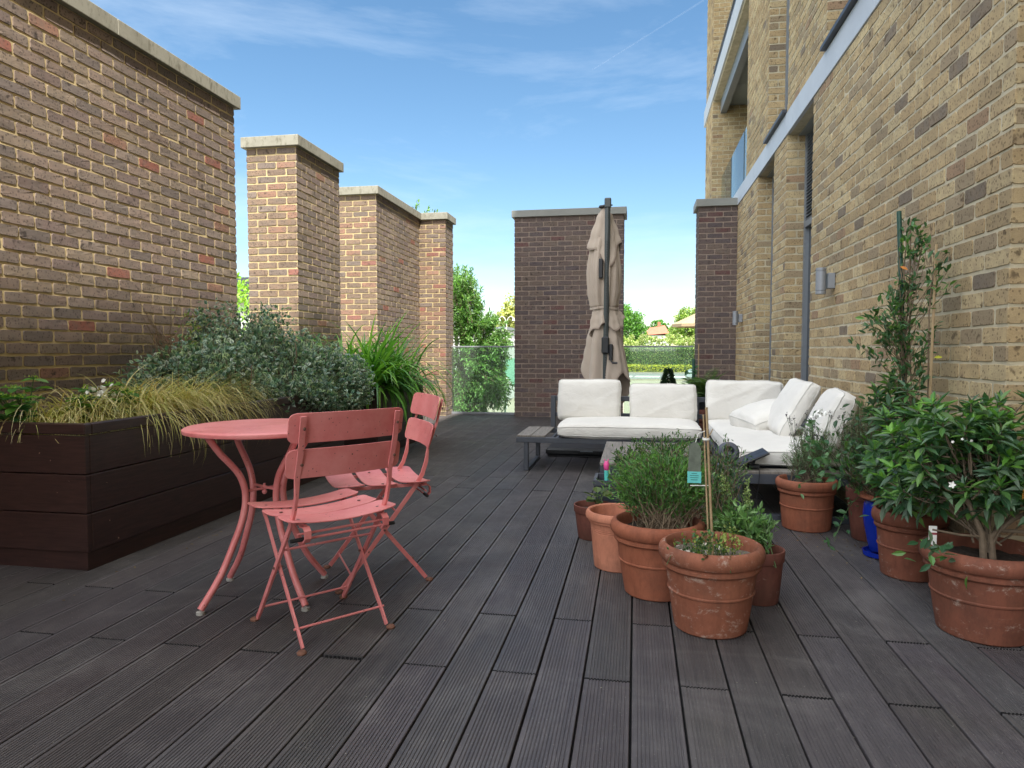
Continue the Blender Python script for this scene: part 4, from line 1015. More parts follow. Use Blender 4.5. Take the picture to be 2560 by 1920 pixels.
# ------------------------------------------------------------------ cantilever parasol
def parasol():
    t = thing('closed_parasol', 'closed taupe cantilever parasol tied at the waist behind the sofa', 'parasol', (-.33, 7.25, 0))
    mb = MB(); mb.box(-.86, -.12, 6.66, 7.45, .012, .085, 0, .02); mb.box(-.84, -.14, 6.68, 7.43, 0, .012); obj('base_tank', mb, M_BLACK, t, False, True)
    mb = MB(); mb.box(-.55, -.12, 6.635, 6.66, .04, .07, 0, .004); mb.tube([(-.52,6.63,.062),(-.40,6.63,.062)], .006, 8, 1)
    obj('wheel_bracket', mb, [M_BLACK, M_METALG], t, False, True)
    a = Vector((-.318, 7.28, .08)); b_ = Vector((-.298, 7.28, 2.60))
    mb = MB(); mb.tube([a, a.lerp(b_,.5), b_], .0285, 14); obj('pole', mb, M_POLE, t, 50, True)
    mb = MB()
    for i in range(60):
        p = a.lerp(b_, .2+.0105*i); mb.box(p.x-.004, p.x+.004, 7.246, 7.252, p.z, p.z+.012)
    obj('pole_track', mb, M_BLACK, t, False, True)
    mb = MB(); mb.box(-.332, -.264, 7.245, 7.315, 2.50, 2.602, 0, .01); mb.tube([(-.345,7.28,2.53),(-.250,7.28,2.53)], .008, 8); obj('pole_cap', mb, M_POLE, t, False, True)
    mb = MB(); mb.box(-.352, -.275, 7.21, 7.32, 1.00, 1.175, 0, .012); mb.box(-.276, -.235, 7.215, 7.29, .93, 1.10, 0, .01); obj('crank_box', mb, M_BLACK, t, False, True)
    mb = MB(); mb.tube([(-.27,7.20,.975),(-.25,7.175,.925),(-.235,7.165,.905),(-.185,7.165,.905)], [.008,.008,.010,.013], 8); obj('crank_handle', mb, M_BLACK, t, True, True)
    mb = MB(); mb.box(-.385, -.345, 7.23, 7.29, 1.78, 1.98, 0, .006); obj('arm_grip', mb, M_BLACK, t, False, True)
    mb = MB(); mb.tube([(-.34,7.33,1.5),(-.34,7.40,2.52)], .018, 10); mb.lathe([(.0,.02),(.05,.015),(.055,0),(.04,-.01)], 20, (-.345,7.40,2.535)); obj('canopy_hub', mb, M_BLACK, t, True, True)
    # canopy: folded cloth layers around axis (cx,cy)
    def layer(nm, zr, nseg, nf, amp, hem, seed, off=None, th0=0):
        V = []; F_ = []; K = 144
        cx, cy = -.335, 7.40
        for i in range(nseg+1):
            s = i/nseg
            for k in range(K):
                th = 2*PI*k/K
                z0 = zr[0][0]; z1 = zr[-1][0]+hem(th)
                z = z0+(z1-z0)*s
                # radius by interpolation over nominal z
                zz = z0+(zr[-1][0]-z0)*s
                for q in range(len(zr)-1):
                    if zr[q][0] >= zz >= zr[q+1][0]-1e-6:
                        f = (zr[q][0]-zz)/(zr[q][0]-zr[q+1][0]+1e-9); f = f*f*(3-2*f); rl = zr[q][1]+(zr[q+1][1]-zr[q][1])*f; break
                fold = math.sin(nf*th+1.1*math.sin(th*2+seed)+s*.8*math.sin(th+seed*2))+.45*math.sin((2*nf+1)*th+seed+1.5*s)
                wv = mnoise.noise(Vector((math.cos(th)*1.3+seed, math.sin(th)*1.3, z*1.8)))
                r = rl*(1+amp*(min(1,s*2.2))*fold*.5+.05*wv)
                x = cx+r*math.cos(th)*1.0; y = cy+r*math.sin(th)*.8
                if off: x += off(z)
                V.append((x, y, z))
        for i in range(nseg):
            for k in range(K): F_.append((i*K+k, (i+1)*K+k, (i+1)*K+(k+1)%K, i*K+(k+1)%K))
        mb = MB(); mb.add(V, F_); o = obj(nm, mb, M_UMB, t, 'all', True)
        so_ = o.modifiers.new('thickness', 'SOLIDIFY'); so_.thickness = .0025
        hm = MB(); pts = [V[nseg*K+k] for k in range(K)]+[V[nseg*K]]; hm.tube(pts, .0034, 5, cap=False); h_ = obj('hem', hm, M_UMBH, o, True, True); h_.location = (0,0,0)
        return o
    layer('canopy_top_flap', [(2.53,.03),(2.40,.085),(2.2,.135),(2.05,.168)], 18, 4, .16, lambda th: .10*math.sin(2*th+1.2)-.05*math.sin(4*th), 1.3)
    layer('canopy', [(2.40,.05),(2.1,.145),(1.85,.165),(1.65,.155),(1.52,.135),(1.475,.118)], 26, 8, .22, lambda th: 0, 2.1)
    layer('canopy_ruffle', [(1.49,.115),(1.42,.140),(1.34,.162),(1.25,.182)], 12, 6, .20, lambda th: .05*math.sin(3*th+.6)+.025*math.sin(7*th)+.07*max(0, math.cos(th)), 3.7, lambda z: .03*(1.5-z)*4)
    layer('canopy_skirt', [(1.46,.105),(1.3,.142),(1.05,.175),(.85,.205),(.66,.235)], 28, 5, .26, lambda th: .14*math.sin(2*th+2.3)+.09*math.sin(5*th+.4), 5.2, lambda z: .055*(1.46-z))
    mb = MB(); pts = [(-.335+.150*math.cos(a_), 7.40+.120*math.sin(a_), 1.478+.006*math.sin(a_*3)) for a_ in [2*PI*k/40 for k in range(41)]]
    mb.strip(pts, .022, .004, (0,0,1)); mb.box(-.40, -.385, 7.262, 7.30, 1.465, 1.49, 0, .003)
    obj('tie_strap', mb, M_UMB, t, 40, True)
parasol()

# ------------------------------------------------------------------ pots
def prof_rolled(R, H, rb):
    n = R*.865
    f = lambda z: rb+(n-rb)*(z/(.72*H))
    return [(0,0),(rb*.95,0),(rb,.006),(f(.2*H),.2*H),(f(.44*H),.44*H),(f(.45*H)+.004,.452*H),(f(.47*H)+.004,.468*H),(f(.48*H),.48*H),(n-.002,.71*H),
            (R*.90,.722*H),(R*.925,.742*H),(R*.925,.775*H),(R*.895,.795*H),(R*.90,.80*H),(R*.955,.815*H),(R*.99,.85*H),(R,.895*H),(R*.99,.94*H),(R*.955,.975*H),(R*.91,.993*H),(R*.875,.995*H),(R*.845,.975*H),(R*.83,.93*H),(R*.81,.80*H),(R*.74,.5*H)]
def prof_straight(R, H, rb):
    f = lambda z: rb+(R*.93-rb)*(z/(.78*H))
    return [(0,0),(rb*.96,0),(rb,.005),(f(.4*H),.4*H),(f(.775*H),.775*H),(R*.965,.785*H),(R*.98,.80*H),(R,.985*H),(R*.985,H),(R*.93,H),(R*.915,.985*H),(R*.88,.8*H),(R*.78,.5*H)]
def prof_lip(R, H, rb):
    f = lambda z: rb+(R*.86-rb)*(z/(.8*H))
    P = [(0,0),(rb*.96,0),(rb,.005)]
    for k in range(8):
        z = (.1+.065*k)*H; P.append((f(z), z))
    for z in (.64,.67,.70): P += [(f(z*H), z*H), (f(z*H)-.002, (z+.008)*H), (f(z*H), (z+.016)*H)]
    return P+[(R*.87,.80*H),(R*.92,.815*H),(R*.93,.83*H),(R*.93,.86*H),(R*.99,.875*H),(R,.91*H),(R*.99,.96*H),(R*.95,.995*H),(R*.89,H),(R*.855,.98*H),(R*.84,.9*H),(R*.8,.6*H)]
def pot(label, x, y, R, H, rb, style, mat, cat='potted plant', name='potted_plant', soilz=.84, group='pots standing on the deck', zb=0):
    t = thing(name, label, cat, (x, y, zb), random.uniform(0, 6), group)
    t.rotation_euler = (0,0,0)
    soilmesh = None
    mb = MB(); mb.lathe(style(R, H, rb), 64, (0,0,0), 0, .004); obj('pot', mb, mat, t, 32)
    rs = R*.81; mb = MB(); g = 9; V = [(0,0,soilz*H+.008)]; F_ = []
    for i in range(1, g+1):
        for k in range(28):
            a = 2*PI*k/28; rr = rs*i/g; V.append((rr*math.cos(a), rr*math.sin(a), soilz*H+random.uniform(-.006,.006)))
    for k in range(28): F_.append((0, 1+k, 1+(k+1)%28))
    for i in range(g-1):
        for k in range(28): F_.append((1+i*28+k, 1+(i+1)*28+k, 1+(i+1)*28+(k+1)%28, 1+i*28+(k+1)%28))
    mb.add(V, F_); obj('soil', mb, M_SOIL, t, True)
    return t
RL, ST, LP = prof_rolled, prof_straight, prof_lip
G_SAGE = [lin(96,124,92), lin(80,110,78), lin(112,136,96)]
G_MID = [lin(76,112,60), lin(62,98,54), lin(92,128,66), lin(52,86,52)]
G_CHOI = [lin(66,104,62), lin(54,92,60), lin(82,122,64), lin(84,112,88), lin(98,138,66), lin(96,118,92)]
G_BRIGHT = [lin(96,146,58), lin(84,136,60), lin(112,160,66)]

def potted_bush(t, c, ells, n, leaf_n, L, Wd, cols, T, rootr=.05, rootz=.27, spread=.012, sr=(.003,.001), t0=.35, sag=.08, mat=None, twigmat=None, shell=.3, bare=0, segs=4, up=.5):
    P, _ = inell(n, ells, shell); P[:,0] = np.minimum(P[:,0], XW-.025)
    rt = np.stack([c[0]+RNG.normal(0,rootr,n), c[1]+RNG.normal(0,rootr,n), np.full(n, rootz)], 1)
    lv, tw = spray(P, rt, leaf_n, t0, L, Wd, cols, T, None, spread, sr, sag, segs=segs, up=up)
    add_leaves(t, lv, mat); add_twigs(t, tw, twigmat or M_TWIG)
    return P

# P1 front pot with canes
t = pot('big terracotta pot nearest the camera, two bamboo canes and small herbs in it', .282, 2.64, .192, .318, .132, RL, M_POTOLD, group='pots clustered in front of the coffee table')
[c for c in bpy.data.objects if c.parent == t and c.name.startswith('soil')][0].data.materials[0] = M_CRUST
n = 30; P = np.stack([.265+RNG.normal(-.02,.045,n), 2.62+RNG.normal(-.03,.05,n), RNG.uniform(.29,.375,n)],1); rt = P.copy(); rt[:,2] = .262; rt[:,:2] += RNG.normal(0,.02,(n,2))
lv, tw = spray(P, rt, 14, .2, .013, .75, G_MID+[lin(120,140,70), lin(150,156,84)], T_OVAL, None, .007, (.0016,.0008), .1); add_leaves(t, lv); add_twigs(t, tw, M_GSTEM)
n = 9; P = np.stack([.36+RNG.normal(0,.03,n), 2.64+RNG.normal(0,.04,n), RNG.uniform(.30,.39,n)],1); rt = P.copy(); rt[:,2] = .262; rt[:,:2] += RNG.normal(0,.01,(n,2))
lv, tw = spray(P, rt, 14, .2, .011, .8, [lin(150,160,88), lin(130,146,76)], T_OVAL, None, .007, (.0014,.0008), .1); add_leaves(t, lv, name='pale_foliage')
mb = MB()
def cane(mb, a, b_, r=.0065):
    a = Vector(a); b_ = Vector(b_); k = 7; pts = []; rs = []
    for i in range(k):
        for u, rr in ((0.,1.),(.9,1.),(.95,1.22),(1.,1.05)):
            pts.append(a.lerp(b_, (i+u)/k)); rs.append(r*rr*(1-.15*(i+u)/k))
    mb.tube(pts, rs, 8)
cane(mb, (.288,2.62,.25), (.262,2.68,.818), .0052); cane(mb, (.274,2.625,.25), (.252,2.685,.79), .0036)
mb.tube([(.264,2.67,.70),(.276,2.66,.72),(.284,2.66,.738)], .0022, 5)
obj('bamboo_canes', mb, M_CANE, t, 50, True)
mb = MB(); mb.tube([(.205,2.665,.523),(.275,2.66,.526)], .0018, 5); mb.strip([(.262+.013*math.cos(a), 2.672+.013*math.sin(a), .70) for a in [k*PI/6 for k in range(13)]], .008, .002, (0,0,1)); obj('tie', mb, M_WHITEP, t, False, True)
# hanging plant label
mlab = basic('label_photo_print', lin(92,100,88), .35, 0, .35, 26); mteal = basic('label_teal_strip', lin(96,190,186), .4, 0, .04, 20)
lt = thing('plant_label', 'hanging plant label with a teal strip tied to the bamboo canes', 'plant label', (.222, 2.655, .70), -.05)
mb = MB(); mb.add([(-.026,0,-.125),(.020,0,-.125),(.020,0,-.035),(.006,0,-.012),(-.008,0,-.010),(-.024,0,-.03)],[(0,1,2,3,4,5)]); mb.add([(-.026,.0012,-.125),(.020,.0012,-.125),(.020,.0012,-.035),(.006,.0012,-.012),(-.008,.0012,-.010),(-.024,.0012,-.03)],[(5,4,3,2,1,0)]); obj('card', mb, mlab, lt)
mb = MB(); mb.box(-.028,.022,-.002,-.0005,-.165,-.122, 0); obj('strip', mb, mteal, lt)
mb = MB()
for i, wd in enumerate((.020,.032,.030,.026)): mb.box(-.003-wd/2, -.003+wd/2, -.0028,-.0021, -.130-i*.008, -.1275-i*.008)
obj('print_lines', mb, basic('teal_ink', lin(40,110,108), .6), lt)
mb = MB(); mb.tube([(0,0,-.012),(.01,.01,.02),(.035,.015,.03)], .0012, 5); obj('string', mb, M_WHITEP, lt)
# bark-like dark leaf behind label
# P2
t = pot('large terracotta pot with a bushy fine-leaved herb, second from the front', .095, 2.985, .197, .315, .135, RL, M_POT, group='pots clustered in front of the coffee table')
potted_bush(t, (.12,2.99), [(.09,3.02,.50,.20,.16,.10),(.17,3.05,.52,.16,.14,.12),(-.02,3.0,.47,.14,.12,.08),(.24,3.0,.46,.12,.12,.09)], 300, 24, .026, .26, [lin(88,132,66), lin(76,118,62), lin(108,150,76), lin(96,136,84)], T_LANCE, .05, .265, .012, (.0022,.0008), .38, .05)
n = 50; P = np.stack([.15+RNG.normal(.02,.09,n), 2.98+RNG.normal(0,.07,n), RNG.uniform(.34,.48,n)],1); rt = np.stack([.14+RNG.normal(0,.04,n), 2.98+RNG.normal(0,.04,n), np.full(n,.262)],1)
lv, tw = spray(P, rt, 1, .8, .012, .3, [lin(140,120,84)], T_LANCE, None, .004, (.0025,.0008), .05); add_twigs(t, tw, M_TWIG, 'dry_stems')
# P3 pale
t = pot('pale orange terracotta pot with a thin rim and one seedling', -.072, 3.315, .160, .272, .118, LP, M_POTPALE, soilz=.6, group='pots clustered in front of the coffee table')
n = 14; add_leaves(t, inst(T_OVAL, np.array([-.095,3.25,.205])+rnd(n)*[.012,.01,.008], rnd(n)+[0,-.3,.3], np.array([0,0,1.])+rnd(n)*.3, .026, .022, pick(G_BRIGHT, n)))
# P4 small
t = pot('small terracotta pot farthest left in the cluster, broad leaves drooping', -.225, 3.805, .108, .185, .082, ST, M_POTDARK, soilz=.82, group='pots clustered in front of the coffee table')
n = 13; az = RNG.uniform(0,2*PI,n); d_ = np.stack([np.cos(az),np.sin(az),RNG.uniform(.0,.5,n)],1); ce = np.array([-.20,3.80,.20]); hp = ce+d_*[.03,.03,.06]
add_leaves(t, inst(T_OVAL, hp+[0,0,.015], d_, np.array([0,0,1.])+rnd(n)*.35, .075*RNG.uniform(.7,1.1,n), .055, pick([lin(92,112,56), lin(76,96,52), lin(116,124,66)], n)))
add_twigs(t, prisms(np.tile(ce-[0,0,.05],(n,1)), hp+[0,0,.015], .002, .0015), M_GSTEM)
# P5 mint / sage
t = pot('dark terracotta pot of mint at the right of the cluster', .508, 2.955, .100, .218, .078, ST, M_POTDARK, soilz=.8, group='pots clustered in front of the coffee table')
potted_bush(t, (.47,2.97), [(.42,3.02,.33,.12,.12,.07),(.50,3.0,.30,.09,.09,.06),(.36,3.08,.31,.12,.1,.07)], 110, 14, .034, .36, [lin(104,140,84), lin(88,126,74), lin(122,154,100)], T_LANCE, .035, .17, .008, (.002,.001), .25, .1, None, M_GSTEM)
n = 7; P = np.stack([RNG.normal(.42,.045,n), RNG.normal(3.03,.05,n), RNG.uniform(.42,.50,n)],1); rt = P-[0,0,.2]
lv, tw = spray(P, rt, 60, .55, .009, .8, [lin(150,166,110), lin(130,150,96)], T_OVAL, None, .005, (.002,.001), .02); add_leaves(t, lv, name='flower_spikes'); add_twigs(t, tw, M_GSTEM, 'spike_stems')
# pots behind
t = pot('terracotta pot half hidden behind the mint, wispy stems over its rim', .40, 3.42, .150, .235, .11, ST, M_POT, group='pots clustered in front of the coffee table')
potted_bush(t, (.38,3.4), [(.40,3.45,.42,.14,.12,.14),(.46,3.55,.50,.12,.1,.12)], 90, 14, .024, .3, G_SAGE+G_MID, T_LANCE, .05, .2, .012, (.0022,.001), .3, .08)
t = pot('dark brown pot wedged behind the large herb pot', .215, 3.36, .135, .225, .10, ST, M_POTDARK, group='pots clustered in front of the coffee table')
potted_bush(t, (.2,3.4), [(.12,3.6,.47,.25,.14,.12),(.3,3.55,.48,.15,.12,.1)], 120, 16, .022, .26, G_MID, T_LANCE, .05, .2, .012, (.0022,.001), .4, .05)
# trough with herbs
t = thing('trough_planter', 'black plastic trough planter in front of the coffee table', 'planter', (.03, 4.07, 0))
mb = MB(); x0, x1, y0, y1, h = -.235, .36, 3.95, 4.19, .29
V = [(x0+.03,y0+.02,0),(x1-.03,y0+.02,0),(x1-.03,y1-.02,0),(x0+.03,y1-.02,0),(x0+.01,y0+.008,h-.03),(x1-.01,y0+.008,h-.03),(x1-.01,y1-.008,h-.03),(x0+.01,y1-.008,h-.03)]
mb.add(V, [(3,2,1,0),(0,1,5,4),(1,2,6,5),(2,3,7,6),(3,0,4,7)]); 
mb.box(x0,x1,y0,y0+.018,h-.03,h); mb.box(x0,x1,y1-.018,y1,h-.03,h); mb.box(x0,x0+.018,y0+.0182,y1-.0182,h-.03,h); mb.box(x1-.018,x1,y0+.0182,y1-.0182,h-.03,h)
obj('trough', mb, M_FRAME, t, False, True)
mb = MB(); mb.box(x0+.02,x1-.02,y0+.019,y1-.019,.05,.235); obj('soil', mb, M_SOIL, t, False, True)
potted_bush(t, (.1,4.07), [(.08,4.02,.44,.20,.10,.12),(.28,4.02,.47,.14,.1,.12),(-.06,3.95,.40,.10,.1,.08)], 170, 18, .026, .3, G_MID+[lin(104,140,70)], T_LANCE, .09, .235, .012, (.002,.001), .4, .05)
st = thing('watering_spike', 'small turquoise watering spike with a pink bulb in the trough', 'watering spike', (-.160, 3.965, .29))
mb = MB(); mb.lathe([(.012,-.03),(.0125,.0),(.0135,.055),(.011,.058)], 16); obj('tube', mb, basic('turquoise_plastic', lin(90,196,186), .35, 0, .03), st, 40)
mb = MB(); mb.lathe([(.0125,.058),(.0155,.066),(.0175,.080),(.0165,.095),(.011,.106),(.0,.110)], 16); mb.tube([(-.006,0,.105),(-.014,0,.120)], .003, 6); mb.tube([(.006,0,.106),(.010,0,.122)], .003, 6)
obj('bulb', mb, basic('pink_plastic', lin(222,84,150), .35, 0, .05), st, 40)

# water feature
t = thing('water_feature', 'dark stone fountain block topped by a tipped urn', 'fountain', (.49, 3.98, 0))
mb = MB(); mb.box(.415, .565, 3.90, 4.06, 0, .325, 0, .004); obj('stone_block', mb, M_STONE, t, False, True)
mb = MB(); mb.box(.36, .413, 3.92, 4.04, 0, .27, 0, .004); obj('basin_side', mb, M_STONEL, t, False, True)
mb = MB(); mb.box(.45, .535, 3.94, 4.03, .3255, .40, 0, .01); obj('urn_neck', mb, M_STONE, t, False, True)
mb = MB(); mb.lathe([(0,-.052),(.030,-.05),(.050,-.03),(.058,-.004),(.054,.022),(.044,.036),(.036,.041),(.029,.040),(.025,.03),(.027,.01),(.022,-.02),(0,-.03)], 32)
urn = obj('urn', mb, M_STONE, t, 50); urn.matrix_basis = Matrix.Translation((.02,-.005,.465)) @ Matrix.Scale(1.05,4) @ Matrix.Rotation(math.radians(74), 4, 'X')
mb = MB(); mb.tube([(0,-.006,.038),(0,-.024,.044),(0,-.040,.050)], [.014,.012,.006], 8); o = obj('spout', mb, M_STONE, urn, True)
mb = MB()
for k in range(5):
    mb.tube([(.585+.01*k+.03*math.sin(s*1.1+k), 4.05+.01*math.cos(s+k), .02+.16*abs(math.sin(s*.5+k*.6))) for s in [i*.5 for i in range(13)]], .0035, 5)
tag(obj('power_cable', mb, M_RUBBER, None, True), 'coil of black cable beside the stone fountain block', 'cable')
# solar panel
t = thing('solar_panel', 'small tilted solar panel lying on the lounging end', 'solar panel', (.705, 4.43, .375))
mpv = basic('solar_cells', lin(44,50,60), .5, 0, .15, 40)
mb = MB(); mb.box(-.098,.098,-.065,.065,-.006,.006, 0, .003); fr_ = obj('panel_frame', mb, M_BLACK, t); fr_.rotation_euler = (.12, -.42, .10)
mb = MB()
for i in range(4):
    for j in range(2): mb.box(-.090+i*.0455, -.090+i*.0455+.043, -.057+j*.058, -.002+j*.058, .0062, .0072)
obj('cells', mb, mpv, fr_)
mb = MB(); mb.box(-.02,.05,-.02,.03,-.065,-.045, 0, .003); mb.tube([(.01,0,-.05),(.02,0,-.01)], .008, 8); obj('stand', mb, M_BLACK, t)
mb = MB(); mb.tube([(.03,-.03,-.05),(.035,-.09,-.07),(.03,-.095,-.15),(.015,-.10,-.26),(.01,-.12,-.355),(-.05,-.15,-.366)], .0022, 5); obj('lead', mb, M_RUBBER, t, True)

# P6 lavender
t = pot('terracotta pot of flowering lavender beside the lounging end', 0.985, 4.235, .172, .292, .132, RL, M_POT)
potted_bush(t, (1.0,4.24), [(.97,4.22,.44,.13,.13,.09),(1.03,4.26,.50,.12,.12,.11),(.93,4.2,.40,.10,.1,.07)], 150, 26, .020, .16, [lin(128,148,124), lin(108,130,106), lin(146,162,136)], T_LANCE, .045, .25, .006, (.0028,.001), .35, .02, None, M_BARK)
n = 34; P = np.stack([RNG.normal(.98,.085,n), RNG.normal(4.22,.07,n), RNG.uniform(.52,.68,n)],1); rt = P-[0,0,.22]; rt[:,0] = rt[:,0]*.6+.4; tw = prisms(rt, P, .0012, .0009); add_twigs(t, tw, M_GSTEM, 'flower_stalks')
m = n*14; idx = np.repeat(np.arange(n),14); add_leaves(t, inst(T_QUAD, P[idx]+rnd(m)*[.003,.003,.008], rnd(m)+[0,0,1], rnd(m), .009, .006, pick([lin(104,96,112), lin(86,82,92), lin(70,74,70)], m)), name='flower_heads')
# P7 twiggy rose / rosemary
t = pot('weathered dark pot with a sprawling thin-stemmed rose', 1.272, 4.045, .125, .28, .092, ST, M_POTDARK)
potted_bush(t, (1.25,4.05), [(1.22,3.90,.62,.15,.20,.15),(1.14,3.75,.57,.18,.18,.13),(1.28,4.1,.62,.10,.16,.12)], 170, 26, .022, .15, [lin(120,136,116), lin(98,116,92), lin(84,104,80)], T_LANCE, .04, .23, .010, (.003,.001), .35, .05)
ends = [(.86,3.70,.64),(.93,3.9,.66),(.84,3.55,.52),(1.02,3.6,.70),(.90,3.75,.46),(.80,3.62,.36),(.93,3.45,.13),(1.0,3.5,.58),(.88,3.8,.56),(.96,3.65,.40),(1.1,3.7,.78)]
P = np.array(ends); n = len(P); rt = np.tile([1.22,4.0,.26],(n,1))+rnd(n)*.02
lv, tw = spray(P, rt, 17, .3, .043, .52, [lin(70,106,68), lin(56,92,60), lin(88,120,80)], T_OVAL, None, .028, (.0032,.0012), .22, segs=8, up=.2); add_leaves(t, lv, name='rose_leaves'); add_twigs(t, tw, M_GSTEM, 'rose_stems')
mb = MB(); mb.ball((.955,3.86,.70), .010, 8); 
n = 30; f_ = inst(T_OVAL, np.array([.955,3.86,.70])+rnd(n)*[.022,.02,.010], rnd(n), rnd(n)+[0,-1,1], .020, .016, pick([lin(236,238,232)], n, .03)); obj_np('rose_flower', f_[0], [f_[1]], f_[2], M_WHITEP, t, False, True)
# blue glazed pot
t = thing('potted_plant', 'cobalt blue glazed pot with an orange rim between two terracotta pots', 'potted plant', (1.222, 3.705, 0), group='pots standing on the deck')
mb = MB(); mb.lathe([(0,.03),(.055,.03),(.060,.036),(.072,.10),(.086,.17),(.090,.22),(.084,.27),(.075,.285),(.07,.25)], 40); obj('pot', mb, M_POTBLUE, t, 40)
mb = MB(); mb.lathe([(0,.0),(.075,.0),(.085,.006),(.088,.028),(.082,.028),(.078,.012),(0,.012)], 40); obj('saucer', mb, M_POTBLUE, t, 40)
mb = MB(); mb.lathe([(.07,.286),(.098,.288),(.110,.298),(.108,.310),(.095,.316),(.078,.314),(.074,.29)], 40); obj('rim', mb, M_POT, t, 40)
mb = MB(); mb.lathe([(0,.28),(.07,.28),(.07,.275)], 20); obj('soil', mb, M_SOIL, t)
potted_bush(t, (1.222,3.705), [(1.15,3.66,.50,.16,.16,.14),(1.22,3.75,.56,.12,.14,.12)], 90, 14, .034, .4, G_CHOI, T_OVAL, .03, .28, .012, (.003,.001), .35, .05, None, M_TWIG)
# P8
t = pot('stained terracotta pot beside the blue glazed pot', 1.243, 3.415, .158, .305, .115, RL, M_POTAGED)
# choisya leaf clusters
def choisya(t, c, ells, n, rootz, sc=1., r0=.02):
    P, d = inell(n, ells, .35); P[:,0] = np.minimum(P[:,0], XW-.05 if c[1] > 2.9 else 9)
    P[:,2] = np.maximum(P[:,2], rootz)
    rt = np.stack([np.full(n, c[0])+RNG.normal(0,r0,n), np.full(n,c[1])+RNG.normal(0,r0,n), np.full(n, rootz)],1)
    far = RNG.random(n) < .88; q_ = np.array([c[0],c[1],rootz+.12]); rt[far] = (q_+(P-q_)*RNG.uniform(.45,.7,(n,1))+rnd(n)*.015)[far]
    cen = np.array([c[0],c[1],rootz+.1])
    p1 = (rt+P)/2+rnd(n)*.03; pts = [bez(rt,p1,P,t_) for t_ in (0,.25,.5,.75,1)]
    tw = prisms(np.vstack(pts[:-1]), np.vstack(pts[1:]), np.repeat([.0042,.0035,.003,.0024],n), np.repeat([.0035,.003,.0024,.0018],n), 5); add_twigs(t, tw, M_BARK, 'branches')
    parts = []
    ax = unit(P-cen+np.array([0,0,.25])+rnd(n)*.12)
    top = (ax[:,2] > .55)&(RNG.random(n) < .30)
    for w_ in range(3):
        k = 7 if w_ == 0 else 6
        for j in range(k):
            a = 2*PI*j/k+RNG.uniform(0,6,n)*0+w_*.4+RNG.normal(0,.4,n)
            e1 = unit(np.cross(ax, [0.3,0.1,1.])); e2 = np.cross(ax, e1)
            rad = e1*np.cos(a)[:,None]+e2*np.sin(a)[:,None]; dr = unit(rad+ax*(.75-.45*w_)+[0,0,-.12*w_]+rnd(n)*.3); keep = RNG.random(n) < (.95 if w_ < 2 else .6)
            Pp = P-ax*(.016*w_)*sc; L = (.056+.012*w_)*sc*RNG.uniform(.5,1.25,n)
            c_ = pick(G_CHOI, n, .2); cb = pick(G_BRIGHT, n, .15); 
            if w_ == 0: c_ = np.where(top[:,None], cb, c_)
            parts.append(inst(T_OVAL, Pp[keep], dr[keep], (ax+[0,0,.4])[keep], L[keep], L[keep]*.36, c_[keep]))
    add_leaves(t, merge(parts), M_LEAFG)
    return P
choisya(t, (1.24,3.42), [(1.17,3.32,.62,.20,.24,.20),(1.22,3.45,.78,.15,.22,.14),(1.12,3.16,.52,.14,.14,.15)], 105, .26)
add = None
# P9 nearest right
t = pot('big terracotta pot cut off by the right edge, thick-branched shrub with white flowers', 1.262, 2.765, .210, .318, .148, RL, M_POTAGED)
P = choisya(t, (1.27,2.76), [(1.20,2.82,.66,.24,.22,.20),(1.38,2.80,.70,.22,.20,.18),(1.05,2.85,.60,.13,.16,.18),(1.40,2.68,.60,.2,.12,.14)], 185, .33, 1.0)
mb = MB()
for (pts, r0_) in ([[(1.24,2.72,.26),(1.235,2.73,.37),(1.20,2.75,.47),(1.15,2.8,.58)], .013], [[(1.27,2.72,.26),(1.27,2.74,.36),(1.33,2.72,.43),(1.42,2.70,.49),(1.52,2.7,.54)], .013], [[(1.26,2.74,.30),(1.27,2.78,.42),(1.30,2.82,.55)], .010], [[(1.30,2.73,.385),(1.38,2.66,.40),(1.47,2.62,.40)], .007], [[(1.225,2.73,.36),(1.15,2.70,.37),(1.06,2.70,.385)], .005]):
    mb.tube(pts, [r0_*(1-.15*i) for i in range(len(pts))], 8)
obj('trunk', mb, M_BARK, t, True, True)
# low sprig over the rim
n = 26; P2 = np.array([1.04,2.60,.32])+rnd(n)*[.04,.03,.03]; add_leaves(t, inst(T_OVAL, P2, rnd(n)+[-.4,-.5,.1], np.array([0,-.4,1.])+rnd(n)*.4, .05, .022, pick(G_CHOI, n)), M_LEAFG, 'low_sprig')
parts = []
for c_ in [(1.085,2.62,.565),(1.10,2.66,.71),(1.13,2.66,.72),(1.16,2.66,.715),(1.38,2.62,.74),(1.42,2.6,.63)]:
    a = np.arange(5)*2*PI/5; s_ = 1. if c_[2] < .6 else .45
    d_ = np.stack([np.cos(a), np.full(5,-.25), np.sin(a)],1); parts.append(inst(T_OVAL, np.tile(c_,(5,1)), d_, np.tile([0,-1.,.2],(5,1)), .014*s_, .010*s_, np.tile(lin(240,240,234),(5,1))))
m_ = merge(parts); obj_np('white_flowers', m_[0], [m_[1]], m_[2], M_WHITEP, t, False, True)
n = 7; add_leaves(t, inst(T_OVAL, np.array([1.285,2.56,.575])+rnd(n)*[.008,.006,.015], rnd(n)*.4+[0,-.2,-1], rnd(n)+[0,-1,0], .045, .022, pick([lin(188,136,70), lin(170,116,58)], n)), name='withered_leaves')
tl = thing('plant_tag', 'white plant tag with a red stripe stuck in the pot at the right edge', 'plant label', (1.10, 2.80, .33))
mb = MB(); mb.box(-.014,.014,-.001,.001,-.06,.045, 0); obj('card', mb, M_WHITEP, tl)
mb = MB(); mb.box(-.0135,.0135,-.0022,-.0012,.012,.020); obj('stripe', mb, basic('red_print', lin(150,50,60), .5), tl)
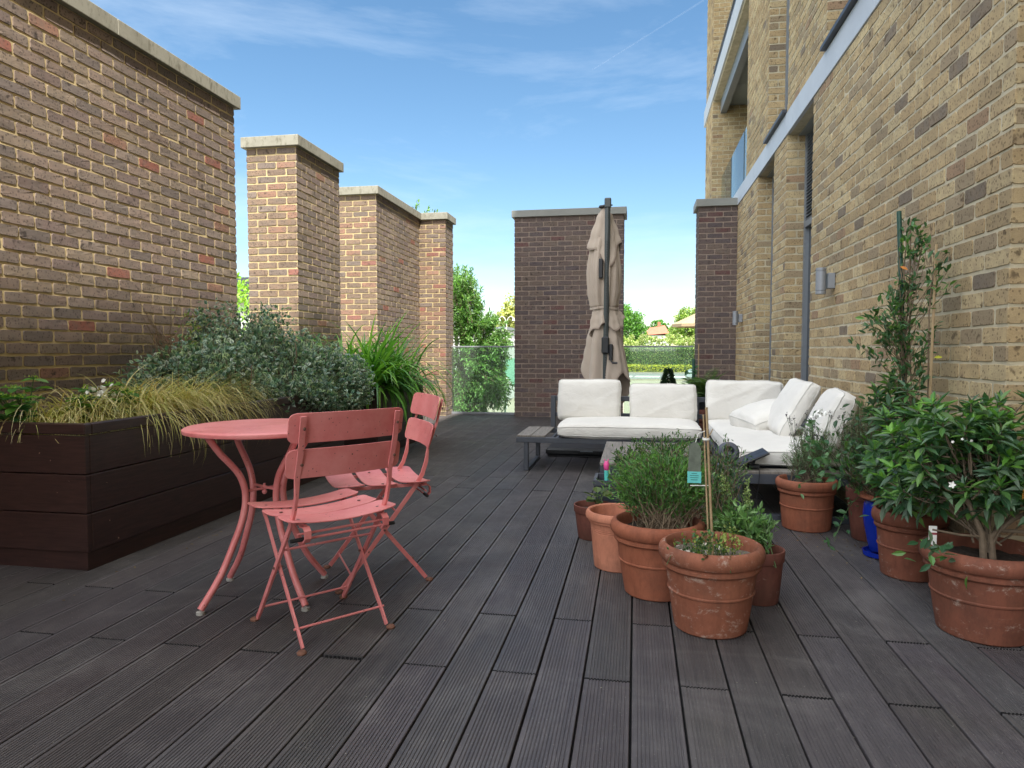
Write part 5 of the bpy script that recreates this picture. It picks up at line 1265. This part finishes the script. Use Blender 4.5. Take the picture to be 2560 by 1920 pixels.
# taller shrub mass behind (jasmine pot)
t = pot('terracotta pot of climbing jasmine against the wall, tied to a green stake', 1.30, 3.66, .09, .24, .07, ST, M_POT)
JA = [lin(72,108,66), lin(60,96,62), lin(90,128,66), lin(82,118,84)]
mb = MB(); mb.tube([(1.262,3.50,.2),(1.235,3.50,.86),(1.192,3.50,1.675)], .0105, 10); obj('green_stake', mb, M_STAKE, t, 50, True)
mb = MB(); mb.tube([(1.30,3.36,.25),(1.292,3.36,.84),(1.30,3.36,1.5)], .006, 7); obj('cane', mb, M_CANE, t, 50, True)
ells = [(1.09,3.42,1.20,.08,.09,.10), (1.05,3.42,1.10,.06,.08,.06), (1.17,3.44,1.17,.08,.08,.10),(1.28,3.40,1.10,.07,.08,.09),(1.20,3.46,1.33,.07,.06,.06),(1.31,3.36,1.38,.05,.06,.06),(1.17,3.46,.97,.06,.06,.07),(1.27,3.38,.93,.05,.06,.06),(1.24,3.46,1.61,.04,.04,.04),(1.28,3.4,1.52,.03,.04,.03)]
n = 84; P, _ = inell(n, ells, .3)
for k_, e_ in enumerate((ells[4], ells[5], ells[8], ells[9])): P[k_*6:k_*6+6] = np.array(e_[:3])+rnd(6)*np.array(e_[3:])*.6
P[:,0] = np.minimum(P[:,0], 1.375)
fz = np.clip((P[:,2]-.2)*.82+.15, .3, 1.5); rt = np.stack([1.25-.035*(fz-.2)+RNG.normal(0,.012,n), np.full(n,3.47), fz],1)
lv, tw = spray(P, rt, 10, .35, .037, .42, JA, T_OVAL, None, .012, (.0022,.001), .05, segs=4, up=.1); add_leaves(t, lv); 
V1 = prisms(np.array([[1.27,3.5,.22],[1.26,3.46,.7],[1.24,3.47,1.1],[1.23,3.46,1.4],[1.3,3.4,.8],[1.29,3.39,1.2],[1.30,3.37,1.45]]), np.array([[1.26,3.46,.7],[1.24,3.47,1.1],[1.23,3.46,1.4],[1.23,3.46,1.62],[1.29,3.39,1.2],[1.30,3.37,1.45],[1.24,3.44,1.58]]), .004, .003)
add_twigs(t, (np.vstack([tw[0],V1[0]]), np.vstack([tw[1], V1[1]+len(tw[0])])), M_TWIG)
add_leaves(t, inst(T_OVAL, np.array([[1.155,3.36,1.405],[1.292,3.33,1.0]]), np.array([[.5,-.3,-.3],[.9,0,.1]]), np.array([[0,-1,.4],[0,-1,.6]]), .035, .016, np.array([lin(214,132,52), lin(190,190,70)])), name='yellowed_leaves')

# ------------------------------------------------------------------ plants behind the sofa
t = pot('tiered terracotta and black pot with a fern, behind the gap in the sofa back', .66, 7.25, .21, .45, .16, RL, M_POTDARK, group='pots beyond the sofa')
mb = MB(); mb.lathe([(.15,.44),(.165,.45),(.175,.55),(.18,.56),(.165,.565),(.155,.54)], 32); obj('liner_pot', mb, M_BLACK, t, 40)
def fern(t, c, nfr, L, cols):
    parts = []; S_ = []
    for i in range(nfr):
        az = random.uniform(0, 2*PI); el = random.uniform(.5, 1.4); dr = random.uniform(.8, 1.8); P = Vector(c); st_ = L*random.uniform(.7,1.1)/18; pts = []
        for k in range(19):
            pts.append(P.copy()); P = P+Vector((math.cos(az)*math.cos(el), math.sin(az)*math.cos(el), math.sin(el)))*st_; el -= dr/18
        pts = np.array([tuple(p) for p in pts]); tang = unit(np.diff(pts, axis=0)); mid = pts[1:]; side = np.array([-math.sin(az), math.cos(az), 0])
        tt = np.linspace(.1,1,18); ln = .075*np.sin(np.clip(tt*PI*.95,0,PI))+.012
        for s_ in (-1,1): parts.append(inst(T_LANCE, mid, side*s_+tang*.45, np.tile([0,0,1.],(18,1)), ln, .016, pick(cols, 18)))
        S_.append(prisms(pts[:-1], pts[1:], .0015, .001))
    add_leaves(t, merge(parts), name='fronds')
fern(t, (.68,7.25,.53), 46, .42, [lin(74,100,54), lin(92,118,60), lin(60,86,50)])
t = pot('small dark conical conifer in a pot beyond the sofa', .385, 8.5, .16, .30, .12, ST, M_POTDARK, group='pots beyond the sofa')
n = 2600; zz = RNG.uniform(0,1,n)**1.3; rr = .135*(1-zz)**.8*RNG.uniform(.6,1.05,n)+.01; az = RNG.uniform(0,2*PI,n)
P = np.stack([.385+rr*np.cos(az), 8.5+rr*np.sin(az), .30+zz*.50],1); dd = np.stack([np.cos(az),np.sin(az),np.full(n,.5)],1)+rnd(n)*.3
add_leaves(t, inst(T_QUAD, P, dd, rnd(n), .045, .018, pick([lin(42,62,44), lin(52,74,50), lin(34,52,40)], n)))
mb = MB(); mb.tube([(.385,8.5,.25),(.385,8.5,.7)], [.015,.006], 6); obj('trunk', mb, M_BARK, t, False, True)
t = pot('young broad-leaved plant tied to a thick green stake near the dark pillar', .77, 9.5, .14, .28, .11, ST, M_POTDARK, group='pots beyond the sofa')
mb = MB(); mb.tube([(.762,9.5,.2),(.757,9.5,.92)], .022, 10); obj('green_stake', mb, M_STAKE, t, 50, True)
n = 16; P = np.stack([RNG.normal(.76,.03,n), RNG.normal(9.48,.03,n), RNG.uniform(.55,.80,n)],1); add_leaves(t, inst(T_OVAL, P, rnd(n)*[1,.5,.3]+[0,-.3,0], np.array([0,-.3,1.])+rnd(n)*.3, .13, .06, pick([lin(50,96,60), lin(66,116,66)], n)))
mb = MB(); mb.tube([(.83,9.6,.2),(.828,9.6,1.12)], .008, 7); obj('cane', mb, M_CANE, t, 50, True)

# ------------------------------------------------------------------ glass balustrades
def balustrade(x0, x1, y, label, n):
    t = thing('glass_balustrade', label, 'balustrade', ((x0+x1)/2, y, 0))
    wd = (x1-x0)/n; mb = MB()
    for i in range(n):
        mb.box(x0+i*wd+.006, x0+(i+1)*wd-.006, y-.006, y+.006, .02, 1.085)
    obj('glass_panel', mb, M_GLASS, t, False, True)
    mb = MB(); mb.box(x0, x1, y-.014, y+.014, 1.0851, 1.108, 0, .003); obj('top_rail', mb, M_GREYL, t, False, True)
    mb = MB(); mb.box(x0, x1, y-.03, y+.03, 0, .035, 0, .003); obj('base_channel', mb, M_GREYL, t, False, True)
balustrade(-2.96, -1.872, 10.95, 'clear glass balustrade between the sunlit wall and the dark pillar', 1)
balustrade(-.19, .868, 10.95, 'clear glass balustrade behind the parasol and the conifer', 1)

# ------------------------------------------------------------------ the surroundings below and beyond the terrace
GZ = -1.2
def at(px, py, Y):
    c = np.array([px-CX, CY-py, -F]); r = ROT @ c; k = Y/r[1]; return Vector((r[0]*k, Y, EYE+r[2]*k))
M_PAVE = basic('pale_paving', lin(140,134,118), .9, 0, .08, .8, .1, 30)
M_ROAD = basic('grey_asphalt', lin(112,112,112), .9, 0, .08, .5)
M_GRND = basic('grass_ground', lin(96,112,62), 1, 0, .25, .4)
M_LINE = basic('white_road_paint', lin(196,196,192), .8, 0, .05, 1)
def sheet(name, x0, x1, y0, y1, z, m):
    mb = MB(); mb.add([(x0,y0,z),(x1,y0,z),(x1,y1,z),(x0,y1,z)], [(0,1,2,3)]); return tag(obj(name, mb, m), kind='structure')
sheet('ground', -3000, 3000, -3000, 6000, GZ-.012, M_GRND)
sheet('pavement', -60, 60, -40, 73.4, GZ-.008, M_PAVE)
sheet('road', -60, 60, 53.5, 70, GZ-.004, M_ROAD)
mb = MB(); mb.box(-60, 60, 70, 70.3, GZ-.1, GZ+.12); mb.box(-60, 60, 53.2, 53.5, GZ-.1, GZ+.10); tag(obj('kerb', mb, M_PAVE), kind='structure')
mb = MB()
for i in range(24):
    x = -26+i*2.35; mb.add([(x,59.6,GZ),(x+2.1,59.6,GZ),(x+2.3,62.6,GZ),(x+.2,62.6,GZ)], [(0,1,2,3)])
tag(obj('road_marking', mb, M_LINE), kind='structure')
def hedge(name, label, x0, x1, y0, y1, z0, z1, n, L, cols, cat='hedge', wav=.12):
    t = thing(name, label, cat, ((x0+x1)/2, (y0+y1)/2, z0))
    f = RNG.random(n); top = f < .3; x = RNG.uniform(x0, x1, n); wob = np.array([mnoise.noise(Vector((a*.8, 1.7, 0))) for a in x])*wav
    y = np.where(top, RNG.uniform(y0, y1, n), y0+RNG.normal(0, .06, n)); z = np.where(top, z1+wob+RNG.normal(0, .05, n), RNG.uniform(z0, 1, n)*0+z0+(z1-z0+wob)*RNG.random(n))
    P = np.stack([x,y,z],1); lv = inst(T_QUAD, P, rnd(n)+[0,-.5,.3], rnd(n)+[0,-.8,.6], L*RNG.uniform(.6,1.2,n), L*.6, pick(cols, n, .25))
    obj_np('foliage', lv[0], [lv[1]], lv[2], M_LEAF, t, False, True)
    mb = MB(); mb.box(x0+.05, x1-.05, y0+.08, y1-.05, z0, z1-.12); obj('branches', mb, basic('hedge_shade', lin(44,60,34), 1, 0, .3, 3), t, False, True)  # solid box, coloured dark for the shade inside the hedge; no modelled branches
hedge('clipped_hedge', 'tall clipped green hedge across the road', -9, 14, 77.5, 79, GZ, 1.35, 15000, .17, [lin(84,118,60), lin(104,136,72), lin(66,98,52), lin(150,160,100)])
hedge('golden_hedge', 'low bright yellow hedge along the far kerb', -9, 14, 73.5, 74.4, GZ, -.50, 5000, .12, [lin(216,208,70), lin(196,190,60), lin(150,164,60)])
def clump(name, label, cat, ells, n, L, cols, T=T_QUAD, trunk=None, mat=None, ln=None, group=None, shell=.45):
    c = ells[0]; base = trunk[0] if trunk else (c[0], c[1], GZ)
    t = thing(name, label, cat, base, group=group)
    m = max(20, n//26); cen, d = inell(m, ells, shell); rad = np.mean([e[5] for e in ells])*.22
    idx = RNG.integers(0, m, n); P = cen[idx]+unit(rnd(n))*rad*RNG.uniform(.2,1.1,(n,1)); tone = RNG.uniform(.72,1.25,(m,1))[idx]
    lv = inst(T, P, rnd(n)+[0,0,-.2], rnd(n)+[0,0,.9], L*RNG.uniform(.6,1.2,n), L*.55, pick(cols, n, .15)*tone)
    obj_np('crown', lv[0], [lv[1]], lv[2], mat or M_LEAF, t, False, True)
    if trunk:
        mb = MB(); p0, p1, r = Vector(trunk[0]), Vector(trunk[1]), trunk[2]; mb.tube([p0, p0.lerp(p1,.5), p1], [r, r*.75, r*.4], 8)
        for k in range(9):
            q = Vector(cen[random.randrange(m)]); s_ = p0.lerp(p1, random.uniform(.45,.95)); mb.tube([s_, s_.lerp(q,.5)+Vector((0,0,.05*(q-s_).length)), q], [r*.35, r*.22, r*.08], 5)
        obj('trunk', mb, M_BARK, t, True, True)
    return t
def ell(px, py, Y, rx, rz, ry=None):
    p = at(px, py, Y); return (p.x, p.y, p.z, rx*Y/F, (ry or rx)*Y/F, rz*Y/F)
GT = [lin(92,140,54), lin(78,124,48), lin(112,160,66), lin(66,108,46)]
GL = [lin(140,164,80), lin(120,148,66), lin(156,176,98), lin(100,130,60)]
p = at(1578, 900, 120)
clump('broadleaf_tree', 'dark green maple-like tree beyond the hedge, just right of the dark pillar', 'tree', [ell(1575,815,120,34,48), ell(1545,800,120,34,45), ell(1603,838,120,18,26)], 9000, .42, GT, trunk=((p.x,120,GZ),(p.x,120,4),.35))
p = at(1722, 900, 110)
clump('broadleaf_tree', 'rounded light green tree beyond the hedge, left of the brick building', 'tree', [ell(1722,812,110,34,44), ell(1755,800,110,34,40), ell(1690,838,110,22,24)], 9500, .38, GL, trunk=((p.x,110,GZ),(p.x,110,4),.35))
p = at(1645, 900, 150)
clump('broadleaf_tree', 'small distant tree on the skyline behind the red roof', 'tree', [ell(1645,815,150,18,15), ell(1668,822,150,16,13), ell(1626,826,150,14,10)], 3000, .4, GT, trunk=((p.x,150,GZ),(p.x,150,4),.3))
clump('flowering_shrubs', 'row of cream-tipped shrubs rising above the clipped hedge', 'shrubs', [ell(1560+i*26, 861-(i%3)*5, 86, 19, 18) for i in range(9)], 9000, .2, [lin(170,180,110), lin(128,152,76), lin(206,206,160), lin(108,140,62)])
# house with red roof
hp = at(1641, 842, 132); t = thing('house', 'distant white house with a red tiled roof among the trees', 'house', (hp.x, 134, GZ))
mb = MB(); mb.box(hp.x-2.2, hp.x+2.2, 132, 138, GZ, 3.9); obj('wall', mb, M_WHITE, t, False, True)
mb = MB(); z0, z1 = 3.9, 5.9; mb.add([(hp.x-2.4,131.7,z0),(hp.x+2.4,131.7,z0+.4),(hp.x+1.6,135,z1),(hp.x-1.2,135,z1-.5),(hp.x-2.4,138.4,z0),(hp.x+2.4,138.4,z0)], [(0,1,2,3),(3,2,5,4),(0,3,4),(1,5,2)])
rf = obj('roof', mb, M_ROOF, t, False, True); mb = MB(); mb.box(hp.x+.3, hp.x+.8, 134.8, 135.3, 5.4, 6.5); ch = obj('chimney', mb, M_ROOF, rf, False, True); ch.location = (0,0,0)
mb = MB(); mb.box(hp.x-1.0, hp.x-.2, 131.97, 132.0, 2.6, 3.5); obj('window', mb, M_WIN, t, False, True)
# cafe parasol
q = at(1752, 800, 25); t = thing('open_parasol', 'open tan parasol peeping out behind the dark pillar', 'parasol', (q.x, 25, GZ))
mb = MB(); V = [(q.x, 25, 2.42)]+[(q.x+.98*math.cos(PI*k/4), 25+.98*math.sin(PI*k/4), 1.96) for k in range(8)]+[(q.x+.99*math.cos(PI*k/4), 25+.99*math.sin(PI*k/4), 1.86) for k in range(8)]
mb.add(V, [(0,1+k,1+(k+1)%8) for k in range(8)]+[(1+k,9+k,9+(k+1)%8,1+(k+1)%8) for k in range(8)]); o = obj('canopy', mb, basic('tan_canvas', lin(150,132,104), .9), t, False, True); o.modifiers.new('th','SOLIDIFY').thickness = .01
mb = MB(); mb.tube([(q.x,25,GZ),(q.x,25,2.4)], .025, 10); obj('pole', mb, M_WHITE, t, True, True)
# parked car
q = at(1713, 950, 51); x0 = q.x
t = thing('parked_car', 'silver car parked on the street, mostly hidden by the dark pillar', 'car', (x0+2.1, 51, GZ))
mb = MB(); prof = [(0,.35),(.05,.75),(.35,.88),(1.0,1.0),(1.6,1.42),(2.9,1.46),(3.6,1.12),(4.15,1.0),(4.2,.4)]; W_ = .85
def hw(z): return W_ if z < 1.0 else W_-(z-1.0)*.45
V = [(x0+a, 51-hw(b_), GZ+b_) for a, b_ in prof]+[(x0+a, 51+hw(b_), GZ+b_) for a, b_ in prof]; n = len(prof)
mb.add(V, [(i, i+1, i+1+n, i+n) for i in range(n-1)]+[tuple(range(n-1,-1,-1)), tuple(range(n,2*n)), (0, n, 2*n-1, n-1)])
obj('body', mb, basic('silver_car_paint', lin(170,180,188), .3, .5, .03), t, False, True, bevel=.05)
mb = MB(); mb.add([(x0+1.15,51-.855+.02,GZ+1.03),(x0+3.45,51-.855+.03,GZ+1.08),(x0+2.85,51-.67,GZ+1.40),(x0+1.68,51-.67,GZ+1.37)],[(0,1,2,3)]); obj('side_window', mb, M_WIN, t, False, True)
for wx in (.8, 3.4):
    for wy in (-.8, .8):
        mb = MB(); mb.tube([(x0+wx,51+wy-.1,GZ+.32),(x0+wx,51+wy+.1,GZ+.32)], .32, 20); wh = obj('wheel', mb, M_RUBBER, t, True, True)
        mb = MB(); mb.tube([(x0+wx,51+wy-.11,GZ+.32),(x0+wx,51+wy-.1,GZ+.32)], .19, 16); r_ = obj('rim', mb, M_GREYL, wh, True, True); r_.location = (0,0,0)
mb = MB(); mb.box(x0-.02, x0+.1, 51-.75, 51-.45, GZ+.62, GZ+.76); obj('headlight', mb, M_WHITE, t, False, True)
# left gap: ash tree, willow, white building, lamp, screen, rail
AG = [lin(116,158,88), lin(96,138,74), lin(138,176,106), lin(78,116,62)]
def ash(label, trunk, ells, n, leaf_n=26):
    t = thing('ash_tree', label, 'tree', trunk[0])
    P, d = inell(n, ells, .25); ax = np.array(trunk[1]); rt = np.tile(ax, (n,1)); rt = rt*.35+P*.65+np.array([0,0,-.15]); rt += rnd(n)*.08
    lv, tw = spray(P, rt, leaf_n, .05, .085, .26, AG, T_LANCE, None, .02, (.006,.002), .15, segs=3, up=.1); add_leaves(t, lv, name='crown')
    mb = MB(); a = Vector(trunk[0]); b_ = Vector(trunk[1]); mb.tube([a, a.lerp(b_,.5)+Vector((.05,0,0)), b_], [.09,.07,.04], 8)
    for k in range(26):
        q = Vector(P[random.randrange(n)]); s_ = a.lerp(b_, random.uniform(.35,1)); mb.tube([s_, s_.lerp(q,.5)+Vector((0,0,.1)), q], [.03,.018,.006], 5)
    V = np.array(mb.v); Fq = tw[1]+len(V); me = MB(); me.v = mb.v; me.f = mb.f; me.m = mb.m; obj('trunk', me, M_BARK, t, True, True); add_twigs(t, tw, M_BARK, 'twigs')
ash('feathery ash tree just beyond the glass between the sunlit wall and the dark pillar', ((-3.6,13.4,GZ),(-3.3,13.3,1.4)),
    [(-3.35,13.1,1.95,.42,.5,.75),(-2.85,13.2,1.35,.45,.5,.45),(-3.1,13.1,.7,.65,.6,.5),(-2.85,13.0,.15,.55,.5,.4),(-3.3,12.9,-.1,.5,.5,.5),(-3.5,13.3,2.45,.22,.3,.35),(-2.75,13.2,.75,.35,.4,.35),(-2.65,13.1,1.05,.35,.4,.3),(-2.55,13.0,.3,.3,.4,.3)], 1000, 30)
ash('slim ash sapling whose top leaves show above the sunlit wall coping', ((-4.4,13.0,GZ),(-4.3,13.0,3.2)), [(-4.12,13.0,3.78,.13,.2,.22),(-3.86,13.0,3.62,.08,.15,.14),(-4.45,13.0,3.1,.4,.5,.4),(-4.7,13.0,2.0,.6,.6,.9)], 130, 22)
p = at(1272, 870, 52)
clump('willow_tree', 'pale drooping willow behind the white gable wall', 'tree', [ell(1275,800,52,30,58), ell(1255,840,52,18,50), ell(1300,820,52,30,60)], 5200, .3, [lin(168,172,104), lin(150,160,92), lin(184,182,124)], T_LANCE, trunk=((p.x,52,GZ),(p.x,52,2.4),.2), shell=.1)
a_ = at(1262, 817, 30); t = thing('white_building', 'low white rendered building behind the ash tree', 'building', (a_.x-3, 32, GZ))
mb = MB(); mb.box(a_.x-6, a_.x, 30, 36, GZ, a_.z-.12); obj('wall', mb, M_WHITE, t, False, True)
mb = MB(); mb.box(a_.x-6.1, a_.x+.1, 29.9, 36.1, a_.z-.12, a_.z); obj('roof', mb, M_METALG, t, False, True)
q = at(1266, 800, 26); t = thing('street_lamp', 'white street lamp with two curved arms near the willow', 'street lamp', (q.x, 26, GZ))
mb = MB(); mb.tube([(q.x,26,GZ),(q.x,26,q.z-.1)], [.035,.02], 8)
obj('post', mb, M_WHITE, t, True, True)
for s_ in (-1,1):
    mb = MB(); mb.tube([(q.x,26,q.z-.12),(q.x+s_*.07,26,q.z+.08),(q.x+s_*.17,26,q.z+.14),(q.x+s_*.27,26,q.z+.08)], .016, 6); mb.lathe([(0,.05),(.05,.03),(.07,-.05),(0,-.05)], 12, (q.x+s_*.28,26,q.z+.02)); obj('lamp_arm', mb, M_WHITE, t, True, True)
q = at(1262, 965, 17); t = thing('garden_screen', 'sea-green fabric windbreak beyond the glass, beside the dark pillar', 'screen', (q.x+.3, 17, GZ))
a_, b_, c_, d_ = at(1262,900,17), at(1300,892,17), at(1300,985,17), at(1264,938,17)
mb = MB(); mb.add([tuple(a_), tuple(b_), tuple(c_), tuple(d_)], [(3,2,1,0)]); o = obj('fabric', mb, basic('sea_green_fabric', lin(120,170,150), .8), t, False, True); o.modifiers.new('th','SOLIDIFY').thickness = .01
mb = MB(); mb.tube([(a_.x,17.03,GZ),(a_.x,17.03,a_.z+.05)], .02, 8); mb.tube([(b_.x,17.03,GZ),(b_.x,17.03,b_.z+.05)], .02, 8); obj('posts', mb, M_STAKE, t, True, True)
t = thing('white_fence', 'white picket rail on the paving outside the glass', 'fence', (-2.2, 15, GZ))
mb = MB()
for z in (.2,.45,.7): mb.box(-2.9, -1.2, 15, 15.03, GZ+z, GZ+z+.05)
obj('rail', mb, M_WHITE, t, False, True)
for i in range(4): mb = MB(); mb.box(-2.75+i*.45, -2.69+i*.45, 14.96, 14.998, GZ, GZ+.85); obj('post', mb, M_WHITE, t, False, True)
# behind the far left wall
q = at(617, 700, 14); t = thing('flat_roofed_building', 'white building with a dark flat roof behind the gap in the left walls', 'building', (q.x-3, 16, GZ))
mb = MB(); mb.box(q.x-5, q.x+.5, 14, 20, GZ, 2.1); obj('wall', mb, M_WHITE, t, False, True)
mb = MB(); mb.box(q.x-5.3, q.x+.6, 13.8, 20.2, 2.101, 2.62); obj('roof', mb, M_METALD, t, False, True)
clump('leafy_bush', 'bright green bush seen through the gap between the left walls', 'bush', [(-5.0,8.2,1.1,.6,.6,.9),(-4.9,8.2,.3,.7,.7,.8),(-5.6,8.9,1.4,.5,.5,.8)], 2600, .07, [lin(132,176,60), lin(108,156,54), lin(156,196,80)], T_LANCE, trunk=((-5,8.2,GZ),(-5,8.2,.8),.05))
# contrail far up in the sky
def contrail():
    m, tt, p, o = newmat('thin_vapour'); p.inputs['Base Color'].default_value = (1,1,1,1); p.inputs['Roughness'].default_value = 1; p.inputs['Alpha'].default_value = .013; p.inputs['Specular IOR Level'].default_value = 0
    a = at(1479, 176, 9000); b_ = at(1760, 0, 9000); mb = MB(); mb.tube([a, a.lerp(b_,.5), b_], [5, 8, 12], 8)
    tag(obj('contrail', mb, m, None, True), kind='stuff')
contrail()
# litter: dry leaves and crumbs on the deck
def litter():
    parts = []
    for (cx, cy, sx, sy, n, L, cols) in ((1.12,3.85,.10,.25,60,.016,[lin(120,98,70), lin(92,76,56), lin(150,128,96)]),(.92,3.95,.10,.1,26,.016,[lin(150,120,84), lin(110,90,64)]),(-2.3,4.6,.06,1.2,30,.02,[lin(130,112,84), lin(96,80,60)]),
                                     (0,3,1.4,1.1,150,.006,[lin(180,176,168), lin(150,146,138)]),(1.45,2.45,.12,.1,26,.02,[lin(150,124,88), lin(196,186,168)])):
        P = np.stack([RNG.normal(cx,sx,n), RNG.normal(cy,sy,n), np.full(n,.0035)],1); P[:,0] = np.clip(P[:,0],-2.45,XW-.03 if cy>3 else 1.8); d = rnd(n)*[1,1,.1]; parts.append(inst(T_OVAL, P, d, np.array([0,0,1.])+rnd(n)*.12, L*RNG.uniform(.5,1.3,n), L*.5, pick(cols, n)))
    m = merge(parts); m[0][:,2] = np.maximum(m[0][:,2], .001); tag(obj_np('leaf_litter', m[0], [m[1]], m[2], M_GRASS), kind='stuff')
litter()
t = thing('discarded_carton', 'small crushed grey and pink carton on the deck at the right edge', 'carton', (1.405, 2.42, 0), .5)
mb = MB(); mb.box(-.045,.045,-.025,.025,0,.022,0,.003); obj('carton', mb, basic('grey_card', lin(140,138,142), .7, 0, .1, 60), t)
mb = MB(); mb.box(-.04,.0,-.02,.02,.0222,.0232); mb.box(.008,.04,-.02,.005,.0222,.0232); obj('printed_panel', mb, basic('pink_card', lin(206,150,158), .7, 0, .3, 90), t)
